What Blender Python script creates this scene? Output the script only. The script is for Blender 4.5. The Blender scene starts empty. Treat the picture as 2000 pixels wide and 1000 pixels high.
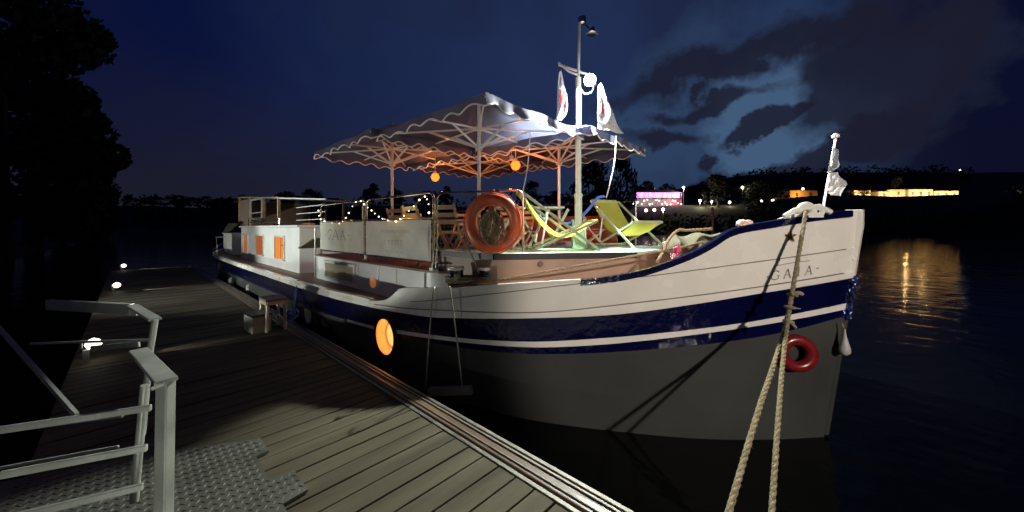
import bpy, bmesh, math, random
from mathutils import Vector, Matrix
random.seed(7)
SC = bpy.context.scene
COL = SC.collection
R = math.radians
# ---------------------------------------------------------------- camera
RX, RY = .7311, .6823                      # camera right = (RX, RY), forward = (-RY, RX)
cam_d = bpy.data.cameras.new('camera'); cam = bpy.data.objects.new('camera', cam_d); COL.objects.link(cam)
cam_d.sensor_width = 36; cam_d.lens = 36*700/2000; cam_d.shift_y = -(500-445)/2000
cam_d.clip_start = .05; cam_d.clip_end = 3000
cam.location = (0, 0, 2.1); cam.rotation_euler = (R(90), 0, math.atan2(RY, RX))
SC.camera = cam
SC.view_settings.view_transform = 'Standard'; SC.view_settings.look = 'None'
SC.view_settings.exposure = 0; SC.view_settings.gamma = 1
# ---------------------------------------------------------------- night sky (world, by direction)
W = bpy.data.worlds.new('World'); SC.world = W; W.use_nodes = True
nt = W.node_tree; N = nt.nodes; LK = nt.links; N.clear()
def nd(t, **k):
    n = N.new(t)
    for a, b in k.items(): setattr(n, a, b)
    return n
def mth(op, a, b=None, c=None, clamp=False):
    n = nd('ShaderNodeMath', operation=op, use_clamp=clamp)
    for i, v in enumerate((a, b, c)):
        if v is None: continue
        if isinstance(v, (int, float)): n.inputs[i].default_value = v
        else: LK.new(v, n.inputs[i])
    return n.outputs[0]
def mixc(f, a, b):
    n = nd('ShaderNodeMix', data_type='RGBA')
    if isinstance(f, (int, float)): n.inputs[0].default_value = f
    else: LK.new(f, n.inputs[0])
    for i, v in ((6, a), (7, b)):
        if isinstance(v, tuple): n.inputs[i].default_value = (*v, 1)
        else: LK.new(v, n.inputs[i])
    return n.outputs[2]
tc = nd('ShaderNodeTexCoord'); sep = nd('ShaderNodeSeparateXYZ')
LK.new(tc.outputs['Generated'], sep.inputs[0])
vx, vy, vz = sep.outputs
fr = mth('ADD', mth('MULTIPLY', vx, -RY), mth('MULTIPLY', vy, RX))
rt = mth('ADD', mth('MULTIPLY', vx, RX), mth('MULTIPLY', vy, RY))
az = mth('ARCTAN2', rt, fr); el = mth('ARCSINE', vz)
ns = nd('ShaderNodeTexNoise'); ns.inputs['Scale'].default_value = 5.5; ns.inputs['Detail'].default_value = 7; ns.inputs['Roughness'].default_value = .55
LK.new(tc.outputs['Generated'], ns.inputs['Vector'])
ns2 = nd('ShaderNodeTexNoise'); ns2.inputs['Scale'].default_value = 2.2; ns2.inputs['Detail'].default_value = 4
LK.new(tc.outputs['Generated'], ns2.inputs['Vector'])
nz = mth('SUBTRACT', ns.outputs[0], .5); nz2 = mth('SUBTRACT', ns2.outputs[0], .5)
nw = nd('ShaderNodeTexNoise'); nw.inputs['Scale'].default_value = 4.2; nw.inputs['Detail'].default_value = 6; nw.inputs['Roughness'].default_value = .6
LK.new(tc.outputs['Generated'], nw.inputs['Vector'])
sw = nd('ShaderNodeSeparateColor'); LK.new(nw.outputs['Color'], sw.inputs[0])
azw = mth('ADD', az, mth('MULTIPLY', mth('SUBTRACT', sw.outputs[0], .5), .26)); elw = mth('ADD', el, mth('MULTIPLY', mth('SUBTRACT', sw.outputs[1], .5), .26))
def blob(px, py, hw, hh, rot=0, soft=.35, wob=1.6):
    a0 = math.atan((px-1000)/700); e0 = math.atan((445-py)/700*math.cos(a0))
    w = hw/700*math.cos(a0)**2; h = hh/700*math.cos(a0)
    da = mth('SUBTRACT', azw, a0); de = mth('SUBTRACT', elw, e0)
    cr, sr = math.cos(rot), math.sin(rot)
    u = mth('DIVIDE', mth('ADD', mth('MULTIPLY', da, cr), mth('MULTIPLY', de, sr)), w)
    v = mth('DIVIDE', mth('ADD', mth('MULTIPLY', da, -sr), mth('MULTIPLY', de, cr)), h)
    r = mth('SQRT', mth('ADD', mth('MULTIPLY', u, u), mth('MULTIPLY', v, v)))
    r = mth('ADD', r, mth('MULTIPLY', nz, wob))
    return mth('MULTIPLY', mth('SUBTRACT', 1+soft/2, r), 1/soft, clamp=True)
def sstep(v, a, b):
    n = nd('ShaderNodeMapRange', interpolation_type='SMOOTHSTEP')
    LK.new(v, n.inputs[0]); n.inputs[1].default_value = a; n.inputs[2].default_value = b
    return n.outputs[0]
up = sstep(el, 0.0, .42)
col = mixc(up, (.0118, .0115, .0210), (.0034, .0078, .043))
col = mixc(mth('MULTIPLY', blob(1130, 110, 430, 330, 0, 1.3, .5), .62), col, (.0215, .039, .108))
left = sstep(az, -.45, -1.0)
col = mixc(mth('MULTIPLY', left, mth('MULTIPLY', up, .55)), col, (.0011, .0026, .032))
col = mixc(mth('MULTIPLY', sstep(az, .60, .95), .88), col, (.0026, .0035, .017))
col = mixc(mth('MULTIPLY', sstep(nz2, -.03, .18), .38), col, (.011, .0125, .028))
patch = mth('MULTIPLY', blob(1400, 240, 290, 140, .18, .8, 1.6), 1)
col = mixc(mth('MULTIPLY', patch, .85), col, (.028, .056, .120))
patch2 = blob(1505, 230, 130, 110, .35, .5, .9)
col = mixc(mth('MULTIPLY', patch2, .8), col, (.060, .115, .21))
for b in ((1487, 240, 80, 20, .50, .35, 2.6), (1385, 192, 120, 22, .10, .4, 2.8), (1740, 120, 170, 150, -.2, .5, 2.6),
          (1540, 335, 260, 30, .22, .45, 2.2), (1310, 262, 70, 16, -.1, .7, 2.6), (1440, 110, 260, 30, .12, .6, 2.6), (1375, 325, 34, 14, .5, .5, 2.4)):
    col = mixc(mth('MULTIPLY', blob(*b), .9), col, (.0110, .0115, .026))
col = mixc(sstep(el, .0, -.02), col, (.002, .002, .004))
bg = nd('ShaderNodeBackground'); LK.new(col, bg.inputs[0]); bg.inputs[1].default_value = 1.0
wo = nd('ShaderNodeOutputWorld'); LK.new(bg.outputs[0], wo.inputs[0])

# ---------------------------------------------------------------- helpers
def CP(x, y, d):
    """a point d metres in front of the photographer, given by its bearing"""
    a = (x-1000)/700
    return Vector(((a*RX-RY)*d, (a*RY+RX)*d, 2.1+(445-y)/700*d))
def CD(cx, d, z): return Vector((cx*RX-RY*d, cx*RY+RX*d, z))
def mat(name, c, rough=.5, metal=0, var=.15, vs=6, bump=0, bs=40, coat=0, emis=None, es=0, spec=.5, trans=0, stretch=None):
    m = bpy.data.materials.new(name); m.use_nodes = True
    t = m.node_tree; b = t.nodes['Principled BSDF']; l = t.links
    b.inputs['Base Color'].default_value = (*c, 1); b.inputs['Roughness'].default_value = rough
    b.inputs['Metallic'].default_value = metal; b.inputs['Coat Weight'].default_value = coat
    b.inputs['Specular IOR Level'].default_value = spec
    co = t.nodes.new('ShaderNodeTexCoord'); mp = t.nodes.new('ShaderNodeMapping'); l.new(co.outputs['Object'], mp.inputs[0])
    if stretch: mp.inputs['Scale'].default_value = stretch
    if var:
        n = t.nodes.new('ShaderNodeTexNoise'); n.inputs['Scale'].default_value = vs; n.inputs['Detail'].default_value = 5
        l.new(mp.outputs[0], n.inputs['Vector'])
        cr = t.nodes.new('ShaderNodeValToRGB')
        cr.color_ramp.elements[0].position = .3; cr.color_ramp.elements[1].position = .7
        cr.color_ramp.elements[0].color = (*[x*(1-var) for x in c], 1); cr.color_ramp.elements[1].color = (*[min(1, x*(1+var)) for x in c], 1)
        l.new(n.outputs[0], cr.inputs[0]); l.new(cr.outputs[0], b.inputs['Base Color'])
        mr = t.nodes.new('ShaderNodeMapRange'); mr.inputs[3].default_value = max(0, rough-.08); mr.inputs[4].default_value = min(1, rough+.12)
        l.new(n.outputs[0], mr.inputs[0]); l.new(mr.outputs[0], b.inputs['Roughness'])
    if bump:
        n2 = t.nodes.new('ShaderNodeTexNoise'); n2.inputs['Scale'].default_value = bs; n2.inputs['Detail'].default_value = 3
        l.new(mp.outputs[0], n2.inputs['Vector'])
        bu = t.nodes.new('ShaderNodeBump'); bu.inputs['Strength'].default_value = bump; bu.inputs['Distance'].default_value = .02
        l.new(n2.outputs[0], bu.inputs['Height']); l.new(bu.outputs[0], b.inputs['Normal'])
        if coat: l.new(bu.outputs[0], b.inputs['Coat Normal'])
    if emis:
        b.inputs['Emission Color'].default_value = (*emis, 1); b.inputs['Emission Strength'].default_value = es
    if trans: b.inputs['Transmission Weight'].default_value = trans
    return m
def cloth(name, c, tr=.3, rough=.8, bump=.3):
    m = mat(name, c, rough, var=.1, vs=4, bump=bump, bs=9)
    t = m.node_tree; b = t.nodes['Principled BSDF']; o = [n for n in t.nodes if n.type == 'OUTPUT_MATERIAL'][0]
    tl = t.nodes.new('ShaderNodeBsdfTranslucent'); tl.inputs[0].default_value = (*c, 1)
    mx = t.nodes.new('ShaderNodeMixShader'); mx.inputs[0].default_value = tr
    t.links.new(b.outputs[0], mx.inputs[1]); t.links.new(tl.outputs[0], mx.inputs[2]); t.links.new(mx.outputs[0], o.inputs[0])
    return m
M = {}
M['white'] = mat('white_gloss_paint', (.80, .77, .71), .24, var=.07, vs=1.5, bump=.16, bs=10, coat=.5)
M['white2'] = mat('white_satin_paint', (.74, .75, .73), .35, var=.08, vs=2, bump=.05, bs=6)
M['navy'] = mat('navy_gloss_paint', (.0018, .0028, .032), .13, var=.15, vs=2, bump=.55, bs=11, coat=.8)
M['grey'] = mat('dark_grey_bottom_paint', (.046, .048, .046), .6, var=.16, vs=1.6, bump=.1, bs=12, spec=.25)
M['brown'] = mat('red_brown_deck_paint', (.17, .085, .06), .5, var=.25, vs=2.5, bump=.15, bs=20)
M['tan'] = mat('beige_inner_paint', (.36, .25, .19), .5, var=.12, vs=2.5, bump=.08)
M['turq'] = mat('pale_turquoise_deck_paint', (.46, .68, .62), .45, var=.1, vs=3)
M['black'] = mat('black_paint', (.012, .012, .014), .4)
M['steel'] = mat('galvanised_steel', (.42, .41, .38), .32, 1, var=.2, vs=20)
M['rail'] = mat('stainless_tube', (.62, .58, .50), .22, 1, var=.1, vs=20)
M['alu'] = mat('dull_aluminium', (.36, .37, .33), .45, .4, var=.2, vs=9, bump=.08, bs=60)
M['wood'] = mat('weathered_decking', (.078, .068, .047), .7, spec=.12, var=.45, vs=5, bump=.5, bs=26, stretch=(1, .12, 1))
M['timber'] = mat('oiled_edge_timber', (.13, .085, .055), .35, var=.3, vs=8, bump=.3, bs=30, stretch=(.1, 1, 1))
M['plate'] = mat('checker_plate', (.085, .085, .07), .6, .35, var=.25, vs=5)
M['rope'] = mat('manila_rope', (.27, .225, .135), .85, var=.3, vs=40, bump=.8, bs=90)
M['oldrope'] = mat('brown_rope', (.30, .21, .13), .85, var=.3, vs=40, bump=.8, bs=90)
M['orange'] = mat('orange_ring_plastic', (.62, .12, .045), .35, var=.08, vs=6, bump=.05, bs=20)
M['greyband'] = mat('grey_reflective_band', (.45, .13, .07), .4)
M['red'] = mat('red_rubber', (.17, .008, .012), .25, var=.15)
M['canopy'] = cloth('umbrella_fabric', (.13, .14, .225), .38)
M['pipe'] = mat('white_piping', (.82, .80, .82), .7, var=0)
M['umet'] = mat('umbrella_white_metal', (.80, .78, .76), .35, .1, var=.05)
M['sling'] = cloth('lime_yellow_canvas', (.68, .69, .13), .35, .7, .25)
M['flag'] = cloth('white_flag_cloth', (.82, .82, .84), .4)
M['flagred'] = cloth('red_flag_print', (.75, .02, .02), .3)
M['flaggrey'] = cloth('grey_flag_print', (.35, .36, .42), .3)
M['banner'] = cloth('white_banner_vinyl', (.66, .66, .58), .15, .45, .5)
M['ink'] = mat('grey_print', (.16, .15, .15), .6, var=0)
M['ink2'] = mat('pale_grey_print', (.24, .23, .21), .6, var=0)
M['blue'] = mat('blue_padded_tube', (.14, .24, .80), .6, bump=.3)
M['bluerope'] = mat('blue_rope', (.08, .20, .45), .8, bump=.6, bs=80)
M['fwood'] = mat('pale_slat_wood', (.52, .40, .26), .55, var=.2, vs=10)
M['ptable'] = mat('pale_green_table_paint', (.55, .62, .52), .5)
M['canvas'] = mat('olive_canvas', (.095, .088, .05), .8, var=.25, vs=6, bump=.6, bs=8)
M['gold'] = mat('gilt_metal', (.75, .45, .10), .25, 1, var=.2)
M['glass'] = mat('dark_window_glass', (.34, .31, .21), .08, var=0, spec=.9)
M['leaf'] = mat('dark_foliage', (.022, .032, .014), .7, var=.4, vs=2)
M['bark'] = mat('bark', (.06, .045, .03), .9, bump=.5)
M['ground'] = mat('grassy_bank', (.028, .034, .016), .9, var=.4, vs=.08)
M['quay'] = mat('dark_earth', (.03, .03, .025), .9, var=.3, vs=1)
M['stone'] = mat('pale_render', (.62, .52, .38), .8, var=.2, vs=.3)
M['ochre'] = mat('ochre_render', (.70, .42, .14), .8, var=.15, vs=.3)
M['wwall'] = mat('white_render', (.72, .66, .72), .8, var=.1, vs=.3)
M['roof'] = mat('dark_roof_tile', (.10, .08, .09), .7, var=.2, vs=1)
M['redw'] = mat('dark_red_render', (.40, .05, .08), .8)
M['salmon'] = mat('salmon_marker_paint', (.85, .25, .18), .5)
M['concrete'] = mat('concrete', (.34, .33, .30), .85, var=.2)
M['pink'] = mat('pink_buoy', (.55, .05, .16), .5)
def emat(name, c, s): return mat(name, (0, 0, 0), .5, var=0, emis=c, es=s)
M['e_flood'] = emat('flood_lens', (1, .95, .85), 90)
M['e_dock'] = emat('dock_lamp_lens', (1, .93, .80), 4)
M['e_orange'] = emat('orange_lamp_globe', (1, .14, .012), 3.6)
M['e_fairy'] = emat('fairy_bulb', (1, .78, .35), 7)
M['e_win'] = emat('lit_orange_curtain', (1, .27, .03), .75)
M['e_win2'] = emat('dim_orange_blind', (.85, .24, .07), .40)
M['e_port'] = emat('porthole_lamp_glass', (1, .46, .12), 1.5)
def curtain(name, c, s_):
    m = emat(name, c, s_); t = m.node_tree; b = t.nodes['Principled BSDF']; co = t.nodes.new('ShaderNodeTexCoord')
    w = t.nodes.new('ShaderNodeTexWave'); w.inputs['Scale'].default_value = 5; w.inputs['Distortion'].default_value = 2.5; w.inputs['Detail'].default_value = 2; w.inputs['Detail Scale'].default_value = .6
    t.links.new(co.outputs['Object'], w.inputs['Vector']); r = t.nodes.new('ShaderNodeMapRange'); r.inputs[3].default_value = s_*.5; r.inputs[4].default_value = s_*1.35
    t.links.new(w.outputs['Fac'], r.inputs[0]); t.links.new(r.outputs[0], b.inputs['Emission Strength']); return m
M['e_win'] = curtain('lit_orange_curtain', (1, .30, .03), .85); M['e_win2'] = curtain('dim_orange_blind', (.85, .24, .07), .42)
M['e_warm'] = emat('warm_window', (1, .55, .16), 1.6)
M['e_far'] = emat('far_lamp', (1, .80, .50), 9)
M['e_farw'] = emat('far_lamp_white', (1, .95, .85), 12)
M['e_purple'] = emat('purple_neon_strip', (.85, .30, 1), 1.6)
M['e_redn'] = emat('red_neon', (1, .08, .15), .7)

class MB:
    def __init__(s): s.v = []; s.f = []; s.mi = []
    def add(s, vs, fs, m=0):
        o = len(s.v); s.v += [tuple(v) for v in vs]; s.f += [tuple(i+o for i in f) for f in fs]; s.mi += [m]*len(fs); return s
    def box(s, c, d, rz=0, m=0, mtx=None):
        c = Vector(c); h = [x/2 for x in d]
        vs = []
        for z in (-1, 1):
            for x, y in ((-1, -1), (1, -1), (1, 1), (-1, 1)):
                p = Vector((x*h[0], y*h[1], z*h[2]))
                p = (mtx @ p) if mtx else Matrix.Rotation(rz, 3, 'Z') @ p
                vs.append(p+c)
        return s.add(vs, [(3, 2, 1, 0), (4, 5, 6, 7), (0, 1, 5, 4), (1, 2, 6, 5), (2, 3, 7, 6), (3, 0, 4, 7)], m)
    def bar(s, a, b, w, t, m=0, upv=(0, 0, 1)):
        a = Vector(a); b = Vector(b); d = (b-a); L = d.length; d.normalize()
        u = Vector(upv)
        if abs(d.dot(u)) > .95: u = Vector((RX, RY, 0))
        x = d.cross(u).normalized(); y = x.cross(d)
        mt = Matrix((x, d, y)).transposed()
        return s.box((a+b)/2, (w, L, t), mtx=mt, m=m)
    def tube(s, pts, r, n=8, m=0, closed=False, rf=None):
        pts = [Vector(p) for p in pts]; k = len(pts); vs = []; pn = None
        for i, p in enumerate(pts):
            if closed: d = pts[(i+1) % k]-pts[i-1]
            else: d = pts[min(i+1, k-1)]-pts[max(i-1, 0)]
            d.normalize()
            if pn is None:
                q = Vector((0, 0, 1)) if abs(d.z) < .9 else Vector((1, 0, 0))
                pn = d.cross(q).normalized()
            pn = (pn-d*pn.dot(d)).normalized(); b = d.cross(pn)
            rr = r if rf is None else r*rf(i/(k-1))
            for j in range(n):
                a = 2*math.pi*j/n; vs.append(p+pn*math.cos(a)*rr+b*math.sin(a)*rr)
        fs = []
        for i in range(k if closed else k-1):
            i2 = (i+1) % k
            for j in range(n): fs.append((i*n+j, i*n+(j+1) % n, i2*n+(j+1) % n, i2*n+j))
        if not closed: fs += [tuple(range(n))[::-1], tuple((k-1)*n+j for j in range(n))]
        return s.add(vs, fs, m)
    def lathe(s, prof, c=(0, 0, 0), n=20, m=0, axis=None):
        c = Vector(c); vs = []
        q = Vector((0, 0, 1)).rotation_difference(Vector(axis)) if axis else None
        for r, z in prof:
            for j in range(n):
                a = 2*math.pi*j/n; p = Vector((r*math.cos(a), r*math.sin(a), z))
                if q: p = q @ p
                vs.append(p+c)
        fs = [(i*n+j, i*n+(j+1) % n, (i+1)*n+(j+1) % n, (i+1)*n+j) for i in range(len(prof)-1) for j in range(n)]
        fs += [tuple(range(n))[::-1], tuple((len(prof)-1)*n+j for j in range(n))]
        return s.add(vs, fs, m)
    def torus(s, c, R_, r, axis, n=48, k=14, m=0, rf=None):
        ax = Vector(axis).normalized(); q = Vector((0, 0, 1)).rotation_difference(ax)
        return s.tube([Vector(c)+q @ Vector((R_*math.cos(2*math.pi*i/n), R_*math.sin(2*math.pi*i/n), 0)) for i in range(n)], r, k, m, True)
    def grid(s, fn, nu, nv, m=0, mf=None):
        vs = [fn(i/nu, j/nv) for i in range(nu+1) for j in range(nv+1)]
        for i in range(nu):
            for j in range(nv): s_ = 0
        fs = [(i*(nv+1)+j, (i+1)*(nv+1)+j, (i+1)*(nv+1)+j+1, i*(nv+1)+j+1) for i in range(nu) for j in range(nv)]
        o = len(s.f); s.add(vs, fs, m)
        if mf:
            for q in range(len(fs)): s.mi[o+q] = mf(q//nv, q % nv)
        return s
    def build(s, name, mats, parent=None, smooth=True, bevel=0, sol=0, label=None):
        me = bpy.data.meshes.new(name); me.from_pydata(s.v, [], s.f)
        if not isinstance(mats, (list, tuple)): mats = [mats]
        for m in mats: me.materials.append(M[m] if isinstance(m, str) else m)
        for p, i in zip(me.polygons, s.mi): p.material_index = i; p.use_smooth = smooth
        me.update()
        if smooth: me.set_sharp_from_angle(angle=R(38))
        o = bpy.data.objects.new(name, me); COL.objects.link(o)
        if parent:
            o.parent = parent
            top = parent
            while top.parent: top = top.parent
            o.location = (0, 0, 0) if (top.get('_rot') or parent.parent) else -Vector(parent.location)
        if bevel:
            b = o.modifiers.new('bevel', 'BEVEL'); b.width = bevel; b.segments = 2; b.limit_method = 'ANGLE'
        if sol:
            b = o.modifiers.new('solid', 'SOLIDIFY'); b.thickness = sol; b.offset = 0
        if label: o['label'] = label
        return o
def root_loc(o):
    v = Vector((0, 0, 0))
    while o: v = v+o.location; o = o.parent
    return v
def tag(o, label=None, cat=None, group=None, kind=None):
    for k, v in (('label', label), ('category', cat), ('group', group), ('kind', kind)):
        if v: o[k] = v
    return o
def thing(name, loc, label, cat, group=None):
    o = bpy.data.objects.new(name, None); COL.objects.link(o); o.location = loc; o.empty_display_size = .1
    return tag(o, label, cat, group)
def local_thing(name, loc, rz, label, cat, group=None):
    """parts are modelled round the origin and moved with the empty"""
    o = thing(name, loc, label, cat, group); o.rotation_euler = (0, 0, rz); o['_rot'] = 1
    return o
def copy_tree(o, parent=None):
    c = o.copy(); COL.objects.link(c); c.parent = parent
    for ch in list(o.children): copy_tree(ch, c)
    return c
def lamp(name, kind, loc, power, color, parent=None, radius=.05, aim=None, spot=60, blend=.3):
    d = bpy.data.lights.new(name, kind); d.energy = power; d.color = color
    d.shadow_soft_size = radius
    if kind == 'SPOT': d.spot_size = R(spot); d.spot_blend = blend
    o = bpy.data.objects.new(name, d); COL.objects.link(o)
    loc = Vector(loc)
    if aim is not None: o.rotation_euler = (Vector(aim)-loc).to_track_quat('-Z', 'Y').to_euler()
    if parent: o.parent = parent; loc = loc-root_loc(parent) if not parent.get('_rot') else loc
    o.location = loc
    return o
def smooth_pts(p, n=8):
    p = [Vector(q) for q in p]; out = []
    for i in range(len(p)-1):
        a = p[max(i-1, 0)]; b = p[i]; c = p[i+1]; d = p[min(i+2, len(p)-1)]
        for j in range(n):
            t = j/n; out.append(.5*((2*b)+(c-a)*t+(2*a-5*b+4*c-d)*t*t+(3*b-a-3*c+d)*t**3))
    out.append(p[-1]); return out
def pchip(T):
    T = sorted(T); xs = [a for a, _ in T]; ys = [b for _, b in T]; n = len(xs)
    h = [xs[i+1]-xs[i] for i in range(n-1)]; dl = [(ys[i+1]-ys[i])/h[i] for i in range(n-1)]
    m = [0]*n; m[0] = dl[0]; m[-1] = dl[-1]
    for i in range(1, n-1):
        if dl[i-1]*dl[i] > 0:
            w1 = 2*h[i]+h[i-1]; w2 = h[i]+2*h[i-1]; m[i] = (w1+w2)/(w1/dl[i-1]+w2/dl[i])
    def f(x):
        if x <= xs[0]: return ys[0]
        if x >= xs[-1]: return ys[-1]
        i = 0
        while x > xs[i+1]: i += 1
        t = (x-xs[i])/h[i]; t2 = t*t; t3 = t2*t
        return (2*t3-3*t2+1)*ys[i]+(t3-2*t2+t)*h[i]*m[i]+(-2*t3+3*t2)*ys[i+1]+(t3-t2)*h[i]*m[i+1]
    return f

# ================================================================ SETTING
def sm(x): x = min(max(x, 0), 1); return x*x*(3-2*x)
def land(cx, d):
    z = -1.2+sm((d-108-.02*abs(cx))/38)*(11.2+4.8*sm((cx-70)/70))+.9
    z += sm((d-185)/130)*34*sm((cx-40)/190)
    return z + .5*math.sin(cx*.11)*sm((d-115)/20)
mb = MB(); mb.grid(lambda u, v: CD(-500+1200*u, 95+600*v*v+10*v, land(-500+1200*u, 95+600*v*v+10*v)), 110, 46)
tag(mb.build('far_ground', 'ground'), kind='structure')
wm = mat('river_water', (.002, .0025, .003), .10, var=0, spec=.28)
t = wm.node_tree; b = t.nodes['Principled BSDF']
co = t.nodes.new('ShaderNodeTexCoord')
hs = []
for sc_, w in ((.9, 1.0), (3.2, .35)):
    n = t.nodes.new('ShaderNodeTexNoise'); n.inputs['Scale'].default_value = sc_; n.inputs['Detail'].default_value = 3
    t.links.new(co.outputs['Object'], n.inputs['Vector'])
    m_ = t.nodes.new('ShaderNodeMath'); m_.operation = 'MULTIPLY'; m_.inputs[1].default_value = w; t.links.new(n.outputs[0], m_.inputs[0]); hs.append(m_)
ad = t.nodes.new('ShaderNodeMath'); ad.operation = 'ADD'; t.links.new(hs[0].outputs[0], ad.inputs[0]); t.links.new(hs[1].outputs[0], ad.inputs[1])
bu = t.nodes.new('ShaderNodeBump'); bu.inputs['Strength'].default_value = .45; bu.inputs['Distance'].default_value = .07
t.links.new(ad.outputs[0], bu.inputs['Height']); t.links.new(bu.outputs[0], b.inputs['Normal'])
mb = MB(); mb.add([(-900, -300, 0), (900, -300, 0), (900, 900, 0), (-900, 900, 0)], [(0, 1, 2, 3)])
tag(mb.build('water', wm, smooth=False), kind='structure')
mb = MB()
def nbank(u, v):
    X = 30-330*u**1.6; w = v
    y0 = -2.9-2.5*sm((-X-6)/10)+ (4.0*sm((-X-60)/80))
    Y = y0-60*w*w; z = -.6+1.3*sm(w*9)+5*sm((w-.12)*2.2)
    return Vector((X, Y, z+.12*math.sin(X*1.3+Y)))
mb.grid(nbank, 60, 24)
tag(mb.build('riverbank', 'quay'), kind='structure')

# ---- trees
def leaf_cloud(mb, centres, n, size, rnd):
    for _ in range(n):
        c, r = rnd.choice(centres)
        while True:
            p = Vector((rnd.uniform(-1, 1), rnd.uniform(-1, 1), rnd.uniform(-1, 1)))
            if .25 < p.length < 1: break
        p = Vector(c)+Vector((p.x*r, p.y*r, p.z*r*.85))
        a = Vector((rnd.gauss(0, 1), rnd.gauss(0, 1), rnd.gauss(0, 1))).normalized()
        b_ = a.orthogonal().normalized(); c_ = a.cross(b_); s_ = size*rnd.uniform(.5, 1.3)
        mb.add([p+b_*s_, p+c_*s_*.6, p-b_*s_, p-c_*s_*.6], [(0, 1, 2, 3)])
def tree_parts(root, H, crown_r, seed, n=900, lf=.35, trunk_h=.3, narrow=1.0):
    rnd = random.Random(seed); tr = MB()
    tr.tube([(0, 0, -.5), (.1, 0, H*.3), (-.1, .1, H*.62)], H*.028, 8, rf=lambda t: 1.1-.75*t)
    cen = []
    for i in range(13):
        a = rnd.uniform(0, 6.28); hh = rnd.uniform(trunk_h, .92); rr = crown_r*narrow*math.sin(math.pi*min(1, max(.12, (hh-trunk_h)/(1-trunk_h)*.85+.15)))
        p = Vector((math.cos(a)*rr*.62, math.sin(a)*rr*.62, hh*H)); cen.append((p, crown_r*rnd.uniform(.28, .46)*narrow**.5))
        if i < 7: tr.tube([(0, 0, H*max(.12, hh*.5)), tuple(p*.5+Vector((0, 0, H*hh*.2))), tuple(p)], H*.009, 5, rf=lambda t: 1.2-.9*t)
    cen.append((Vector((0, 0, H*.93)), crown_r*.25)); cen.append((Vector((0, 0, H*.6)), crown_r*.5*narrow))
    tr.build('trunk', 'bark', root)
    cr = MB(); leaf_cloud(cr, cen, n, lf, rnd)
    cr.build('crown', 'leaf', root, smooth=False)
def ground_at(p):
    d = -RY*p.x+RX*p.y; cx = RX*p.x+RY*p.y
    return land(cx, d)
protos = []
def far_tree(x, ytop, d, width, kind, label, group=None, ybase=None):
    a = (x-1000)/700; base = CP(x, 445, d); zb = ground_at(base) if ybase is None else 2.1+(445-ybase)/700*d
    H = 2.1+(445-ytop)/700*d-zb; base.z = zb-.3
    if kind >= len(protos):
        t = local_thing('tree', base, 0, label, 'tree', group); tree_parts(t, 10, 4.2, 40+kind, n=1500, lf=.36, narrow=(1, .8, 1.15)[kind % 3]); protos.append(t); o = t
    else:
        o = copy_tree(protos[kind]); o.location = base; tag(o, label, 'tree', group)
    wscale = width/700*d/8.2
    o.scale = (wscale, wscale, H/10); o.rotation_euler.z = x
    return o
TG = 'trees on the far shore'
tl = [(300, 384, 150, 60), (350, 380, 160, 70), (405, 382, 150, 60), (450, 386, 140, 50), (560, 372, 150, 46), (604, 368, 150, 56), (650, 386, 160, 60),
      (728, 357, 150, 48), (768, 366, 155, 40), (835, 372, 150, 60), (872, 362, 150, 40), (960, 378, 160, 70), (1040, 354, 150, 50), (1085, 372, 155, 60),
      (1150, 300, 120, 90), (1212, 292, 118, 62), (1262, 352, 185, 50), (1300, 358, 190, 44)]
lab = ['low tree at the left end of the dark far shore', 'second tree from the left on the far shore, above the river bend', 'third tree from the left on the far shore', 'tree on the far shore just left of the wheelhouse frame',
       'tree behind the forward end of the wheelhouse roof', 'rounded tree above the aft end of the white deckhouse', 'low tree behind the leftmost railing panel', 'round tree just left of the left umbrella pole', 'narrow tree just right of the left umbrella pole',
       'wide low tree below the left orange lamp', 'tree between the left orange lamp and the centre umbrella pole', 'low wide tree right of the centre umbrella pole, behind the life ring', 'peaked tree left of the right umbrella pole', 'low tree right behind the right umbrella pole',
       'tall broad tree behind the mast', 'tall narrow tree just right of the mast, left of the purple-lit house', 'short tree behind the left corner of the purple-lit house', 'short tree behind the roof of the purple-lit house']
for i, ((x, y, d, w), l) in enumerate(zip(tl, lab)): far_tree(x, y, d, w, i % 3 if i > 2 else i, l, TG)
far_tree(1402, 340, 140, 62, 0, 'large round tree lit from below between the two street lamps right of the purple-lit house', TG)
far_tree(1378, 368, 138, 22, 1, 'small lit tree beside the lower street lamp', TG)
far_tree(1475, 352, 150, 48, 2, 'dark tree right of the tall curved street lamp', TG)
far_tree(1512, 358, 150, 46, 1, 'dark tree just left of the ochre house', TG)
far_tree(1688, 359, 158, 26, 0, 'floodlit pale tree between the bow flag and the stone houses', TG)
far_tree(1752, 344, 172, 22, 1, 'tall lit tree in front of the stone houses', TG)
far_tree(1640, 368, 172, 46, 2, 'low bush right beside the ochre house behind the bow flag', TG)
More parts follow.
